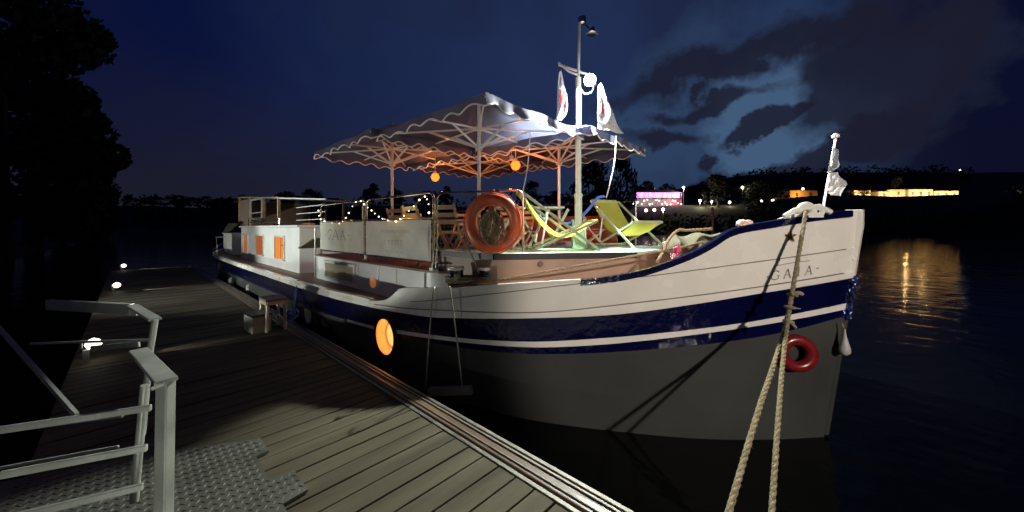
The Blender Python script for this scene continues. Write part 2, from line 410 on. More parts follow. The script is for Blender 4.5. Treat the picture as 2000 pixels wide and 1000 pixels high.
# low dark wood along the shore (one mass)
mb = MB(); rnd = random.Random(3); cen = []
for i in range(330):
    x = -180+i*6.9; d = 122+rnd.uniform(0, 26); p = CP(x, 445, d) if x < 1240 or 1460 < x < 1530 or x > 1960 else None; lowb = p is None
    if lowb: p = CP(x, 445, 111+rnd.uniform(0, 13))
    if p is None:
        continue
    cen.append((Vector((p.x, p.y, ground_at(p)+rnd.uniform(.5, 2.4))), rnd.uniform(2.2, 4.2)))
leaf_cloud(mb, cen, 11000, .75, rnd)
tag(mb.build('woodland', 'leaf', smooth=False), 'dark unbroken bushes along the far shore', 'woodland', kind='stuff')
mb = MB(); cen = []
for i in range(120):
    x = 1340+i*4.6; d = 230+rnd.uniform(0, 60); p = CP(x, 445, d); cen.append((Vector((p.x, p.y, ground_at(p)+rnd.uniform(0, 4))), rnd.uniform(3, 6)))
leaf_cloud(mb, cen, 5000, 1.1, rnd)
tag(mb.build('hill_woodland', 'leaf', smooth=False), 'dark trees covering the hillside behind the lit houses', 'woodland', kind='stuff')
# near trees at the left edge
for k, (px, d, H, r, l, nn) in enumerate(((-5, 24, 23, 7.2, 'huge dark tree filling the left edge of the sky', 9000), (66, 33, 20.5, 5.2, 'dark tree behind the huge one, its edge stepping down towards the river', 7000), (120, 44, 15, 5.0, 'smaller dark tree nearest the lit dock lamps, edge of the left clump', 6000), (166, 60, 11, 4.8, 'low dark tree ending the left clump at the river', 4000))):
    p = CP(px, 445, d); t = local_thing('bank_tree', (p.x, p.y, .5), 0, l, 'tree', 'trees on the left bank')
    tree_parts(t, H, r, 90+k, n=nn, lf=.34, trunk_h=.08)

# ---- far houses
def house(name, x0, x1, ytop, ybase, d, depth, wallm, label, nwin=3, winm='roof', roof=True, rooflift=.18):
    a = CP(x0, ybase, d); b_ = CP(x1, ybase, d); w = (b_-a).length; h = (ybase-ytop)/700*d
    rz = math.atan2(RY, RX); c = (a+b_)/2+Vector((-RY, RX, 0))*depth/2; c.z = a.z
    t = local_thing(name, c, rz, label, 'house'); 
    MB().box((0, 0, h/2-1), (w, depth, h+2)).build('wall', wallm, t, smooth=False)
    if roof:
        rh = h*rooflift+.8
        q = MB(); q.add([(-w/2-.4, -depth/2-.5, h), (w/2+.4, -depth/2-.5, h), (w/2+.4, depth/2+.5, h), (-w/2-.4, depth/2+.5, h), (-w/2+1.2, 0, h+rh), (w/2-1.2, 0, h+rh)], [(0, 1, 5, 4), (1, 2, 5), (2, 3, 4, 5), (3, 0, 4), (3, 2, 1, 0)])
        r_ = q.build('roof', 'roof', t, smooth=False)
    for i in range(nwin):
        xx = -w/2+w*(i+.5)/nwin
        f = MB().box((xx, -depth/2-.03, h*.55), (min(1.1, w/nwin*.4), .12, h*.38)).build('window', winm, t, smooth=False)
    return t, w, h
cw = math.atan2(RY, RX)
# purple-lit house with its terrace
t, w, h = house('riverside_restaurant', 1243, 1327, 376, 402, 150, 9, 'wwall', 'long two-storey house lit purple and pink above a crowded terrace', 0, rooflift=.16)
for i in range(9):
    xx = -w/2+w*(i+.5)/9
    MB().box((xx, -4.55, h*.76), (.62, .12, h*.26)).build('window', 'e_warm' if i > 2 else 'e_purple', t, smooth=False)
MB().box((0, -5.6, h*.53), (w, 2.2, .25)).build('balcony', 'roof', t, smooth=False)
for i in range(10): MB().box((-w/2+.2+(w-.4)*i/9, -6.5, h*.45), (.15, .15, h*.9)).build('pillar', 'wwall', t, smooth=False)
MB().box((0, -6.55, h*.945), (w+.3, .12, .28)).build('light_strip', 'e_purple', t, smooth=False)
MB().box((w*.46, -5.0, h*.25), (1.8, .7, h*.42)).build('red_panel', 'e_redn', t, smooth=False)
for i in range(5):
    lamp('purple_floodlight', 'POINT', (-w/2+w*(i+.5)/5, -6.0, h*.86), 420, (.85, .28, 1), t, .2)
lamp('red_floodlight', 'POINT', (w*.30, -7.4, h*.2), 260, (1, .10, .2), t, .2)
for i in range(3): lamp('terrace_light', 'POINT', (-w/2+w*(i+.4)/3.2, -7.8, h*.36), 150, (1, .8, .6), t, .2)
q = CP(1285, 366, 152)
mb = MB(); mb.tube([(q.x, q.y, q.z-1.2), (q.x, q.y, q.z+1.2)], .12); 
ch = mb.build('chimney', 'roof', None, smooth=False); ch.parent = t; ch.matrix_parent_inverse = t.matrix_basis.inverted() if False else Matrix.Identity(4)
ch.location = (0, 0, 0)
bpy.data.objects.remove(ch)
MB().box((.5, 0, h+1.9), (.5, .5, 1.4)).build('chimney', 'stone', t, smooth=False)
rnd = random.Random(5)
g = 'small lamps on the purple house terrace'
lp0 = None
for i in range(18):
    x = 1236+i*5.6+rnd.uniform(-1.5, 1.5); y = rnd.uniform(390, 400); p = CP(x, y, 139)
    if lp0 is None:
        lp0 = tag(MB().lathe([(.02, .22), (.2, .1), (.22, 0), (.12, -.18), (.02, -.22)], n=8).build('terrace_lamp', 'e_farw'), 'tiny bright lamp in the row along the terrace below the purple-lit house', 'lamp', g); o = lp0
    else: o = lp0.copy(); COL.objects.link(o)
    o.location = p; s_ = rnd.uniform(.6, 1.25); o.scale = (s_, s_, s_)
# ochre and stone houses
HL = [(1543, 1597, 372, 391, 160, 8, 'ochre', 'ochre house lit orange, standing alone left of the bow flag', 2, True, 320, (1, .50, .12)),
      (1668, 1700, 372, 387, 168, 6, 'stone', 'small pale house just right of the bow flag', 1, True, 600, (1, .62, .25)),
      (1716, 1738, 374, 388, 170, 6, 'stone', 'dim narrow house second from the bow flag', 1, True, 420, (1, .60, .25)),
      (1742, 1768, 370, 387, 168, 6, 'stone', 'pale stone house lit yellow in the middle of the lit row', 1, False, 260, (1, .62, .25)),
      (1775, 1822, 370, 388, 168, 6, 'stone', 'long pale stone house lit yellow with a dark doorway', 3, True, 620, (1, .62, .25)),
      (1825, 1872, 373, 388, 170, 6, 'stone', 'low stone house at the right end of the lit row', 3, False, 800, (1, .58, .20))]
for x0, x1, yt, yb, d, dep, wm_, l, nw, rf, pw, c_ in HL:
    t, w, h = house('shore_house', x0, x1, yt, yb, d, dep, wm_, l, nw, 'roof', rf, .12)
    for k in range(2 if w > 7 else 1):
        xx = (k-.5)*w*.55 if w > 7 else 0
        lamp('facade_light', 'POINT', (xx, -dep/2-3.0, h*.3), pw*4.2, c_, t, .3)
for i, (x, y, ww, d, l, m_) in enumerate(((1790, 346, 14, 290, 'leftmost dim house high on the right hillside', 'wwall'), (1838, 345, 22, 290, 'brightest yellow-lit house high on the right hillside', 'stone'), (1888, 343, 18, 300, 'pale house high on the hillside, right of the yellow one', 'wwall'), (1915, 343, 10, 300, 'small rightmost house high on the hillside', 'wwall'))):
    t, w, h = house('hillside_house', x-ww/2, x+ww/2, y-4, y+4, d, 6, m_, l, 2, 'roof', True, .2)
    lamp('facade_light', 'POINT', (0, -8, 1.5), (150, 700, 260, 120)[i], ((1, .8, .6), (1, .55, .18), (1, .75, .5), (1, .85, .7))[i], t, .3)
# street lamps on the far shore
SL = [(1335, 366, 148, 'e_farw', 1.0, 'tall bright street lamp just right of the purple-lit house', 900), (1367, 392, 140, 'e_farw', .9, 'low glaring lamp left of the lit round tree', 500), (1450, 366, 150, 'e_far', .6, 'tall street lamp right of the lit round tree', 260),
      (1295, 409, 118, 'e_far', .75, 'yellow lamp low on the bank under the purple-lit house', 150), (1278, 410, 118, 'e_far', .4, 'dim yellow lamp low on the bank, left of the brighter one', 0), (1262, 411, 118, 'e_far', .4, 'leftmost dim yellow lamp low on the bank', 0),
      (1390, 394, 142, 'e_far', .55, 'small warm lamp under the lit round tree', 200), (1425, 395, 142, 'e_far', .5, 'small greenish lamp right of the lit round tree', 160),
      (1487, 393, 150, 'e_far', .35, 'tiny lamp left of the ochre house, first of three', 0), (1509, 391, 150, 'e_far', .45, 'tiny lamp left of the ochre house, middle of three', 60), (1530, 392, 150, 'e_farw', .35, 'tiny lamp beside the left wall of the ochre house', 0),
      (1568, 369, 158, 'e_far', .3, 'tiny lamp above the roof of the ochre house', 0), (1875, 332, 300, 'e_farw', .7, 'lone high lamp above the hillside houses', 0)]
for x, y, d, m_, s_, l, pw in SL:
    p = CP(x, y, d); zg = min(ground_at(p), p.z-1); t = thing('street_lamp', (p.x, p.y, zg), l, 'street lamp', 'street lamps on the far shore')
    MB().tube([(p.x, p.y, zg-.3), (p.x, p.y, p.z)], .09, 6).build('post', 'steel', t)
    MB().lathe([(.05, .5), (.35, .35), (.5, 0), (.35, -.35), (.05, -.45)], (p.x, p.y, p.z), 10).build('lamp_head', m_, t)
    t.children[1].scale = (1, 1, 1)
    if s_ != 1:
        for v in t.children[1].data.vertices: v.co = Vector(p)+(v.co-Vector(p))*s_
    if pw: lamp('street_light', 'POINT', p-Vector((0, 0, .7))+Vector((RY, -RX, 0))*.8, pw*2.2, (1, .85, .55), t, .3)
# channel marker
p = CP(1392, 445, 34); t = thing('channel_marker', (p.x, p.y, 0), 'salmon marker post with a short arm standing in the river', 'marker')
MB().tube([(p.x, p.y, -.5), (p.x, p.y, 4.05)], .11, 8).build('post', 'salmon', t)
a = CP(1383, 425, 34); b_ = CP(1396, 424, 34); MB().bar(a, b_, .16, .22).build('arm', 'salmon', t)

# ================================================================ PONTOON, GANGWAY
DZ = .45
t = thing('pontoon', (-8, .5, 0), 'long floating pontoon of grey boards with a brown timber and steel edge beside the barge', 'pontoon')
mb = MB(); rnd = random.Random(2); x = 6.0
while x > -20.6:
    zz = rnd.uniform(-.003, .003); mb.box((x, .64, DZ-.02+zz), (.148, 2.22, .04)); x -= .16
mb.build('decking', 'wood', t, smooth=False, bevel=.004)
mb = MB(); mb.box((-7.3, .66, DZ-.17), (26.6, 2.1, .2)); mb.build('float', 'black', t, smooth=False)
mb = MB(); mb.box((-7.3, 1.866, DZ-.02), (26.6, .14, .09)); mb.build('edge_timber', 'timber', t, smooth=False, bevel=.008)
mb = MB(); mb.box((-7.3, 1.774, DZ-.025), (26.6, .034, .066)); mb.box((-7.3, 1.958, DZ-.05), (26.6, .034, .16)); mb.box((-7.3, 1.905, DZ+.031), (26.6, .018, .012)); mb.box((-7.3, 1.83, DZ+.031), (26.6, .014, .010))
mb.build('edge_rail', mat('dull_dark_steel', (.16, .15, .13), .5, .6, var=.3, vs=12), t, smooth=False, bevel=.004)
gd = Vector((-.434, -.90, 0)).normalized(); gs = Vector((.90, -.434, 0)).normalized()
t = thing('gangway', (-2.6, 0, DZ), 'wide aluminium gangway with a checker plate foot and flat-bar railings', 'gangway')
# plate foot with notched edge
out = [(-3.62, .18), (-3.42, .74), (-3.05, .80), (-3.02, .66), (-2.62, .60), (-2.60, .76), (-2.10, .70), (-1.62, .52), (-1.45, .05), (-1.7, -.8), (-3.9, -.8)]
out = [(-3.65, .10), (-3.30, .70), (-3.08, .70), (-3.06, .62), (-2.72, .62), (-2.70, .76), (-2.44, .76), (-2.42, .62), (-1.55, .62), (-1.45, .02), (-1.8, -.9), (-4.1, -.9)]
mb = MB(); n = len(out)
mb.add([(x, y, DZ+.012) for x, y in out]+[(x, y, DZ+.03) for x, y in out], [tuple(range(n, 2*n))]+[(i, (i+1) % n, n+(i+1) % n, n+i) for i in range(n)])
def inside(x, y):
    c = False; j = n-1
    for i in range(n):
        if (out[i][1] > y) != (out[j][1] > y) and x < (out[j][0]-out[i][0])*(y-out[i][1])/(out[j][1]-out[i][1])+out[i][0]: c = not c
        j = i
    return c
for i in range(78):
    for j in range(60):
        x = -4.1+i*.034; y = -.5+j*.034*.64
        if (i+j) % 2 or not (inside(x-.02, y) and inside(x+.02, y)) or not inside(x, y+.015): continue
        a = R(40) if (i//1) % 2 else R(-40); dx, dy = math.cos(a)*.021, math.sin(a)*.021; ex, ey = -math.sin(a)*.006, math.cos(a)*.006
        mb.add([(x-dx, y-dy, DZ+.03), (x+ex, y+ey, DZ+.03), (x+dx, y+dy, DZ+.03), (x-ex, y-ey, DZ+.03), (x, y, DZ+.0355)], [(0, 3, 4), (3, 2, 4), (2, 1, 4), (1, 0, 4)])
mb.build('foot_plate', 'plate', t, smooth=False)
mb = MB(); A = Vector((-1.72, -.82, DZ)); B = Vector((-3.95, -.82, DZ)); far = gd*9+Vector((0, 0, 1.6))
mb.add([A, B, B+far, A+far, A-Vector((0, 0, .1)), B-Vector((0, 0, .1)), B+far-Vector((0, 0, .1)), A+far-Vector((0, 0, .1))], [(3, 2, 1, 0), (4, 5, 6, 7), (0, 1, 5, 4), (1, 2, 6, 5), (3, 0, 4, 7)])
mb.build('walkway', 'plate', t, smooth=False)
P1 = CP(324, 741, 1.12)            # top of the near end post
d1 = Vector((-.434, -.90, 0)).normalized()
mb = MB(); mb.bar((P1.x, P1.y, P1.z), (P1.x-.03, P1.y-.012, DZ+.02), .034, .036); mb.build('end_post', 'alu', t, smooth=False, bevel=.004)
def brk(p, q, w, h, name, m='alu'): return MB().bar(p, q, w, h).build(name, m, t, smooth=False, bevel=.003)
S1 = CP(270, 684, 1.45)
brk(P1+Vector((.02, 0, .0)), S1, .055, .012, 'handrail')
brk(P1+Vector((0, 0, -.004)), CP(296, 755, 1.10), .05, .014, 'rail_cap')
for (xa, ya, xb, yb, da, db, wd) in ((296, 796, -40, 846, 1.12, .98, .020), (288, 874, -40, 936, 1.12, .98, .021), (280, 950, -40, 1026, 1.12, .98, .021)):
    brk(CP(xa, ya, da), CP(xb, yb, db), .012, wd, 'rail_bar')
for (xa, ya, xb, yb, da, db, wd) in ((240, 813, -60, 850, 1.9, 1.75, .014), (232, 872, -60, 925, 1.9, 1.75, .014)):
    brk(CP(xa, ya, da), CP(xb, yb, db), .012, wd, 'rail_bar')
MB().tube([CP(283, 752, 1.45), CP(272, 870, 1.45), CP(262, 980, 1.45)], .014, 10).build('inner_post', 'alu', t)
# second railing, across the gangway
q0 = CP(258, 597, 2.12); q1 = CP(303, 624, 1.85)
brk(q0+Vector((0, 0, -.02)), CP(95, 595, 2.2), .03, .062, 'top_bar')
brk(q0, q1, .05, .014, 'handrail')
MB().bar(CP(261, 598, 2.12), CP(261, 616, 2.12), .02, .05).build('corner_plate', 'alu', t, smooth=False)
MB().tube([q1, CP(292, 692, 1.85), CP(278, 850, 1.85)], .014, 10).build('inner_post', 'alu', t)
brk(CP(296, 664, 1.9), CP(60, 671, 2.2), .012, .014, 'rail_bar'); brk(CP(272, 672, 2.1), CP(178, 681, 2.16), .012, .034, 'rail_bar')
MB().bar(CP(-20, 620, 2.6), CP(150, 812, 1.9), .016, .030).build('sloping_rail', 'alu', t, smooth=False)
# dock lamps
lampc = None
for i, (x, y, d, l) in enumerate(((1810, 1250, 1.0, 'dock lamp at the photographer side, just outside the view'), (180, 672, 4.4, 'nearest of the three glaring low dock lamps, behind the gangway railing'), (227, 557, 9.2, 'middle of the three glaring low dock lamps along the pontoon'), (241, 519, 14.0, 'farthest of the three glaring low dock lamps, at the left end of the pontoon'))):
    p = CP(x, y, d) if i else Vector((-.35, -.40, .66)); t = thing('dock_lamp', (p.x, p.y, DZ), l, 'lamp', 'dock lamps along the pontoon')
    MB().box((p.x, p.y-.05, (p.z+DZ)/2-.05), (.05, .05, p.z-DZ-.02)).build('post', 'alu', t, smooth=False)
    hd = MB(); hd.box((p.x, p.y-.085, p.z), (.10, .015, .07)); hd.build('hood', 'alu', t, smooth=False)
    MB().lathe([(.01, .07), (.055, .045), (.075, 0), (.055, -.045), (.01, -.065)], (p.x, p.y+.01, p.z), 12).build('lens', 'e_dock', t)
    lamp('dock_light', 'SPOT', p+Vector((0, .07, 0)), (115, 640, 700, 700)[i], (.97, 1, .88), t, .03, p+Vector((0, .07+math.cos(R(60)), math.sin(R(60)))), (150, 128, 132, 134)[i], .12)
    if i: lamp('dock_beam', 'SPOT', p+Vector((0, .07, .02)), (90, 260, 360)[i-1], (1, .92, .76), t, .03, p+Vector((.10, 1.07, -.27)), 27, .95)

# ================================================================ BARGE
YC = 4.8
hD = pchip([(0.04, .035), (-.2, .35), (-.5, .68), (-.9, 1.02), (-1.5, 1.4), (-2.2, 1.75), (-3, 2.05), (-4, 2.35), (-5, 2.52), (-6.5, 2.6), (-18.5, 2.6), (-20.5, 2.42), (-21.6, 1.9), (-22.3, 1.05), (-22.6, 0.035)])
hW = pchip([(-.165, .03), (-.5, .4), (-1, .86), (-1.54, 1.24), (-2.71, 1.87), (-3.64, 2.12), (-5, 2.4), (-6.5, 2.52), (-17, 2.5), (-19, 2.1), (-20.6, 1.3), (-21.8, .5), (-22.3, .03)])
def hull_pt(X, z, off=0, side=-1):
    k = min(max(z/1.7, -.3), 1.25)
    f = math.exp((X-.04)/1.2); XW = X-.205*f+(.3*math.exp((-22.6-X)/.8))
    x = XW+(X-XW)*k; h = hW(XW)+(hD(X)-hW(XW))*k
    e = .02
    if off:
        x1 = X-e; h1 = hW(XW-e)+(hD(x1)-hW(XW-e))*k; d = Vector((-e, (h1-h), 0)); nrm = Vector((d.y, -d.x, 0)).normalized()
        if nrm.y < 0: nrm = -nrm
        x += nrm.x*off; h += nrm.y*off
    return Vector((x, YC+side*max(h, .004), z))
def tb(*a): return pchip(list(a))
zT = tb((.04, 2.265), (-.24, 2.22), (-.54, 2.15), (-.74, 2.10), (-.82, 2.06), (-.92, 1.97), (-1.01, 1.90), (-1.20, 1.79), (-1.48, 1.67), (-1.88, 1.575), (-2.16, 1.54), (-2.81, 1.46), (-3.54, 1.36), (-4.15, 1.31), (-4.32, 1.27), (-4.42, 1.20), (-4.60, 1.115), (-4.86, 1.08), (-5.2, 1.085), (-7.6, 1.06), (-16, 1.05), (-20, 1.10), (-22.6, 1.2))
zS1 = tb((.04, 1.91), (-.64, 1.78), (-1.36, 1.64), (-2.16, 1.50), (-2.9, 1.36), (-4.1, 1.15), (-4.9, 1.06), (-8, 1.045), (-22.6, 1.1))
zS2 = tb((.04, 1.68), (-1.37, 1.39), (-2.48, 1.19), (-3.73, 1.09), (-4.33, 1.05), (-5, 1.035), (-8, 1.03), (-22.6, 1.08))
zN = tb((.04, 1.62), (-.61, 1.48), (-.98, 1.39), (-1.71, 1.23), (-2.48, 1.13), (-2.82, 1.09), (-3.4, 1.03), (-3.81, .995), (-4.95, .985), (-8, .96), (-12, .95), (-22.6, 1.0))
zA = tb((.04, 1.37), (-.81, 1.17), (-1.9, .96), (-2.49, .87), (-3.41, .79), (-4.57, .735), (-5, .715), (-9, .66), (-16, .64), (-22.6, .75))
zB = tb((.04, 1.31), (-.81, 1.12), (-1.9, .895), (-2.49, .81), (-3.42, .74), (-4.57, .685), (-5, .67), (-9, .63), (-22.6, .72))
zC = tb((.04, 1.24), (-.44, 1.09), (-1.31, .91), (-1.91, .81), (-2.71, .715), (-3.42, .675), (-4.9, .645), (-9, .60), (-22.6, .69))
st = [.04-.06*i for i in range(18)]+[-1.05-.1*i for i in range(42)]+[-5.3-.35*i for i in range(43)]
st = [s for s in st if s > -20.2]+[-20.4-.12*i for i in range(19)]+[-22.6]
st += [-4.2-.028*i for i in range(32)]+[-6.9-.028*i for i in range(20)]
st = sorted(set(round(s, 4) for s in st), reverse=True)
barge = thing('river_barge', (-11, YC, 0), 'long white and navy river barge GAIA moored at the pontoon', 'barge')
def rowdef(X):
    T = zT(X); s1 = min(zS1(X), T-.02); s2 = min(zS2(X), s1-.004); n_ = min(zN(X), s2-.006); a = min(zA(X), n_-.01); b_ = min(zB(X), a-.01); c = min(zC(X), b_-.01)
    L = .008
    return [(-.45, 0)]+[(c*i/16, 0) for i in range(17)]+[(c, .004), (b_, .004), (b_, .010), (a, .010), (a, .004)]+[(a+(n_-a)*i/6, .006) for i in range(1, 7)]+[(n_, .022), ((n_+s2)/2, .026), (s2, .022), (s2+.001, L), (s1, L), (s1+.001, 0), (T, 0)]
MATROW = [3]*17+[1, 1, 0, 0, 0]+[1]*6+[0]*7
PORTS = [(-4.62, .61, .235, True), (-7.18, .53, .17, False)]
mb = MB()
for side in (-1, 1):
    rows = [[hull_pt(X, z, o, side) for z, o in rowdef(X)] for X in st]
    nr = len(rows[0]); vs = [p for r_ in rows for p in r_]
    fs = []; mi = []
    for i in range(len(rows)-1):
        for j in range(nr-1):
            q = (i*nr+j, i*nr+j+1, (i+1)*nr+j+1, (i+1)*nr+j)
            cc = (rows[i][j]+rows[i+1][j+1])/2
            if side < 0 and any(math.hypot(cc.x-px_, cc.z-pz_) < pr_+.012 for px_, pz_, pr_, _ in PORTS): continue
            fs.append(q if side < 0 else q[::-1]); mi.append(MATROW[j])
    o = len(mb.f); mb.add(vs, fs); mb.mi[o:] = mi
hull = mb.build('hull', ['white', 'navy', 'white', 'grey'], barge)
# inner bulwark and decks
mb = MB(); DKz = tb((.04, 1.55), (-1.2, 1.35), (-2, 1.05), (-4.2, 1.0), (-5, .97), (-22.6, .97))
for side in (-1, 1):
    vs = []; 
    NL = 6
    for X in st:
        X = min(X, -.12); h_out = hull_pt(X, zT(X), 0, side); vs.append(Vector((h_out.x, h_out.y, zT(X)-.001)))
        for j in range(NL+1):
            z = zT(X)+(DKz(X)-.03-zT(X))*j/NL; p = hull_pt(X, z, -.05, side); p.z = z; vs.append(p)
    fs = []; w = NL+2
    for i in range(len(st)-1):
        for j in range(w-1): q = (i*w+j, (i+1)*w+j, (i+1)*w+j+1, i*w+j+1); fs.append(q if side < 0 else q[::-1])
    mb.add(vs, fs)
mb.build('bulwark_lining', 'tan', barge)
mb = MB(); vs = []
for X in st:
    X = min(X, -.06); a = hull_pt(X, DKz(X), -.03, -1); vs += [Vector((a.x, a.y, DKz(X))), Vector((a.x, 2*YC-a.y, DKz(X)))]
mb.add(vs, [(2*i, 2*i+1, 2*i+3, 2*i+2) for i in range(len(st)-1)])
mb.build('main_deck', 'brown', barge)
def strip(fz0, fz1, o0, o1, X0, X1, name, m, sides=(-1, 1), n=90, cap=None, parent=barge):
    for side in sides:
        mb = MB(); vs = []
        for i in range(n+1):
            X = X0+(X1-X0)*i/n; a, b_ = fz0(X), fz1(X)
            ps = [hull_pt(X, a, o1, side), hull_pt(X, b_, o1, side), hull_pt(X, b_, o0, side), hull_pt(X, a, o0, side)]
            for p, z in zip(ps, (a, b_, b_, a)): p.z = z
            vs += ps
        fs = [tuple(q if side < 0 else q[::-1]) for i in range(n) for q in [(4*i+j, 4*i+(j+1) % 4, 4*i+4+(j+1) % 4, 4*i+4+j) for j in range(4)]]
        fs += [(0, 1, 2, 3), (4*n+3, 4*n+2, 4*n+1, 4*n)]
        mb.add(vs, fs); mb.build(name, m, parent)
strip(lambda X: zT(X)-.05, lambda X: zT(X)+.012, -.07, .022, -.02, -1.98, 'cap_rail', 'navy', n=120, cap=1)
strip(lambda X: zT(X)-.006, lambda X: zT(X)+.014, -.06, .012, -1.99, -4.30, 'white_cap', 'white')
strip(lambda X: zT(X)-.012, lambda X: zT(X)+.014, -.07, .014, -4.9, -22.4, 'side_rail', 'white', n=140)
strip(lambda X: zB(X)-.012, lambda X: zA(X)+.004, .0, .045, -5.6, -22.2, 'rubbing_strake', 'steel', n=120)
M['seam'] = mat('seam_shadow_paint', (.16, .14, .12), .7, var=.3, vs=4)  # dark strips paint in the shadow under the overlapping hull plates
strip(lambda X: zS1(X)-.0045, lambda X: zS1(X)+.0035, 0, .0098, -.03, -4.1, 'plate_seam_shadow', 'seam', n=120)
strip(lambda X: zS2(X)-.0035, lambda X: zS2(X)+.0045, 0, .0242, -.03, -4.8, 'plate_seam_shadow', 'seam', n=120)
# stem post
mb = MB()
def stemx(z): return hull_pt(.04, z).x
for z0, z1, m_, wdt in ((1.64, 2.275, 0, .055), (.03, 1.64, 1, .04)):
    vs = []
    for i in range(9):
        z = z0+(z1-z0)*i/8; x = stemx(z)
        vs += [(x-.10, YC-wdt, z), (x+.02, YC-wdt, z), (x+.035, YC, z), (x+.02, YC+wdt, z), (x-.10, YC+wdt, z)]
    fs = [(5*i+j, 5*i+j+1, 5*i+6+j, 5*i+5+j) for i in range(8) for j in range(4)]+[(40, 41, 42, 43, 44)]
    mb.add(vs, fs, m_)
for i in range(3): mb.lathe([(.018, 0), (.018, .012), (.006, .016)], (stemx(2.0)-.03, YC-.055, 1.80+i*.16), 10, 0, (0, -1, 0))
mb.build('stem_post', ['white', 'grey'], barge, smooth=False, bevel=.006)
mb = MB()
rnd = random.Random(9)
for i in range(26):
    z = 1.62-i*.0155; x = stemx(z)+.0
    for k in range(3): mb.torus((x+.03*math.cos(k*2.1)+rnd.uniform(-.01, .01), YC-.055+.015*k, z), .018, .0065, (rnd.uniform(-1, 1), rnd.uniform(-1, 1), rnd.uniform(-.4, .4)), 10, 5)
mb.build('bobstay_chain', mat('blue_shiny_chain', (.10, .14, .40), .15, .8, var=.2), barge)
# lettering on the bow
def stroke_letters(word, fn, mb, h, th, ws=1):
    """serif capitals from strokes; fn(u, v) maps to the surface"""
    def seg(a, b_, w):
        ax, ay = a; bx, by = b_; L = math.hypot(bx-ax, by-ay); px, py = -(by-ay)/L*w/2, (bx-ax)/L*w/2
        n = max(1, int(L/(h*.06))); o = []
        for i in range(n+1):
            x = ax+(bx-ax)*i/n; y = ay+(by-ay)*i/n; o += [fn(x+px, y+py), fn(x-px, y-py)]
        mb.add(o, [(2*i, 2*i+1, 2*i+3, 2*i+2) for i in range(n)])
    for ch, u in word:
        if ch == 'A':
            w = h*.72*ws; seg((u, 0), (u+w/2, h), th*.8); seg((u+w/2, h), (u+w, 0), th*1.3); seg((u+w*.2, h*.34), (u+w*.8, h*.34), th*.6)
            seg((u-th*1.2, 0), (u+th*1.4, 0), th*.6); seg((u+w-th*1.6, 0), (u+w+th*1.2, 0), th*.6)
        elif ch in 'IÏ':
            seg((u, 0), (u, h), th*1.3); seg((u-th*1.3, 0), (u+th*1.3, 0), th*.6); seg((u-th*1.3, h), (u+th*1.3, h), th*.6)
            if ch == 'Ï': seg((u-th*1.6, h*1.2), (u-th*.6, h*1.2), th); seg((u+th*.6, h*1.2), (u+th*1.6, h*1.2), th)
        elif ch == 'G':
            r = h/2; ws_ = ws; ws = ws*(.72 if ws > 1.1 else 1); cx = u+r*.95*ws; N_ = 18
            pts = [(cx+r*.92*ws*math.cos(a), r+r*math.sin(a)) for a in [R(42+i*(318-42)/N_) for i in range(N_+1)]]
            for p, q in zip(pts, pts[1:]): seg(p, q, th*1.0)
            seg((cx+r*.72*ws, h*.42), (cx+r*.72*ws, h*.1), th*1.1); seg((cx+r*.35*ws, h*.43), (cx+r*1.0*ws, h*.43), th*.6)
            seg((cx+r*.70*ws, h*.98), (cx+r*.70*ws, h*.76), th*.6); ws = ws_
        elif ch == '.': seg((u, h*.45), (u+th*1.6, h*.45), th*1.5)
        elif ch == '-': seg((u, h*.55), (u+th*3, h*.55), th*1.1)
# arc-length table along the hull at z~1.6
tab = []; s_ = 0; pv = None
for i in range(200):
    X = .04-i*.006; p = hull_pt(X, 1.6)
    if pv: s_ += (p-pv).length
    tab.append((s_, X)); pv = p
def Xat(s): 
    for (a, xa), (b_, xb) in zip(tab, tab[1:]):
        if b_ >= s: return xa+(xb-xa)*(s-a)/(b_-a)
    return tab[-1][1]
mb = MB(); zbase = lambda X: zS2(X)+.045
def bow(u, v):
    X = Xat(.62-u+.02); return hull_pt(X, 1.60+zS2(X)-zS2(-.25)+v-.0, .0115)
# measured: letters span the last third before the stem
def bow(u, v):
    X = Xat(.86-u); return hull_pt(X, zS2(X)+.045+v, .0115)
stroke_letters([('.', -.035), ('G', .0), ('A', .125), ('I', .265), ('A', .335), ('-', .44)], bow, mb, .085, .0085)
mb.build('bow_name', 'ink', barge, smooth=False, label='grey letters GAIA with a dot either side')
mb = MB(); stroke_letters([], bow, mb, .08, .006)
vs = []
for i in range(21):
    u = .035+i*.0165; vs += [bow(u, .128+.006*math.sin(i/20*math.pi)), bow(u, .134+.006*math.sin(i/20*math.pi))]
mb.add(vs, [(2*i, 2*i+1, 2*i+3, 2*i+2) for i in range(20)]); mb.build('name_line', 'ink', barge, smooth=False)
# gold star
c = hull_pt(-.41, 2.02, .012); nrm = (hull_pt(-.41, 2.02, .1)-hull_pt(-.41, 2.02, 0)).normalized(); sx = Vector((0, 0, 1)).cross(nrm).normalized()
mb = MB(); pts = []
for i in range(10):
    r = .066 if i % 2 == 0 else .026; a = math.pi/2+i*math.pi/5; pts.append(c+sx*r*math.cos(a)+Vector((0, 0, 1))*r*math.sin(a))
mb.add(pts+[c+nrm*.016], [(i, (i+1) % 10, 10) for i in range(10)]); mb.build('gold_star', 'gold', barge, smooth=False)

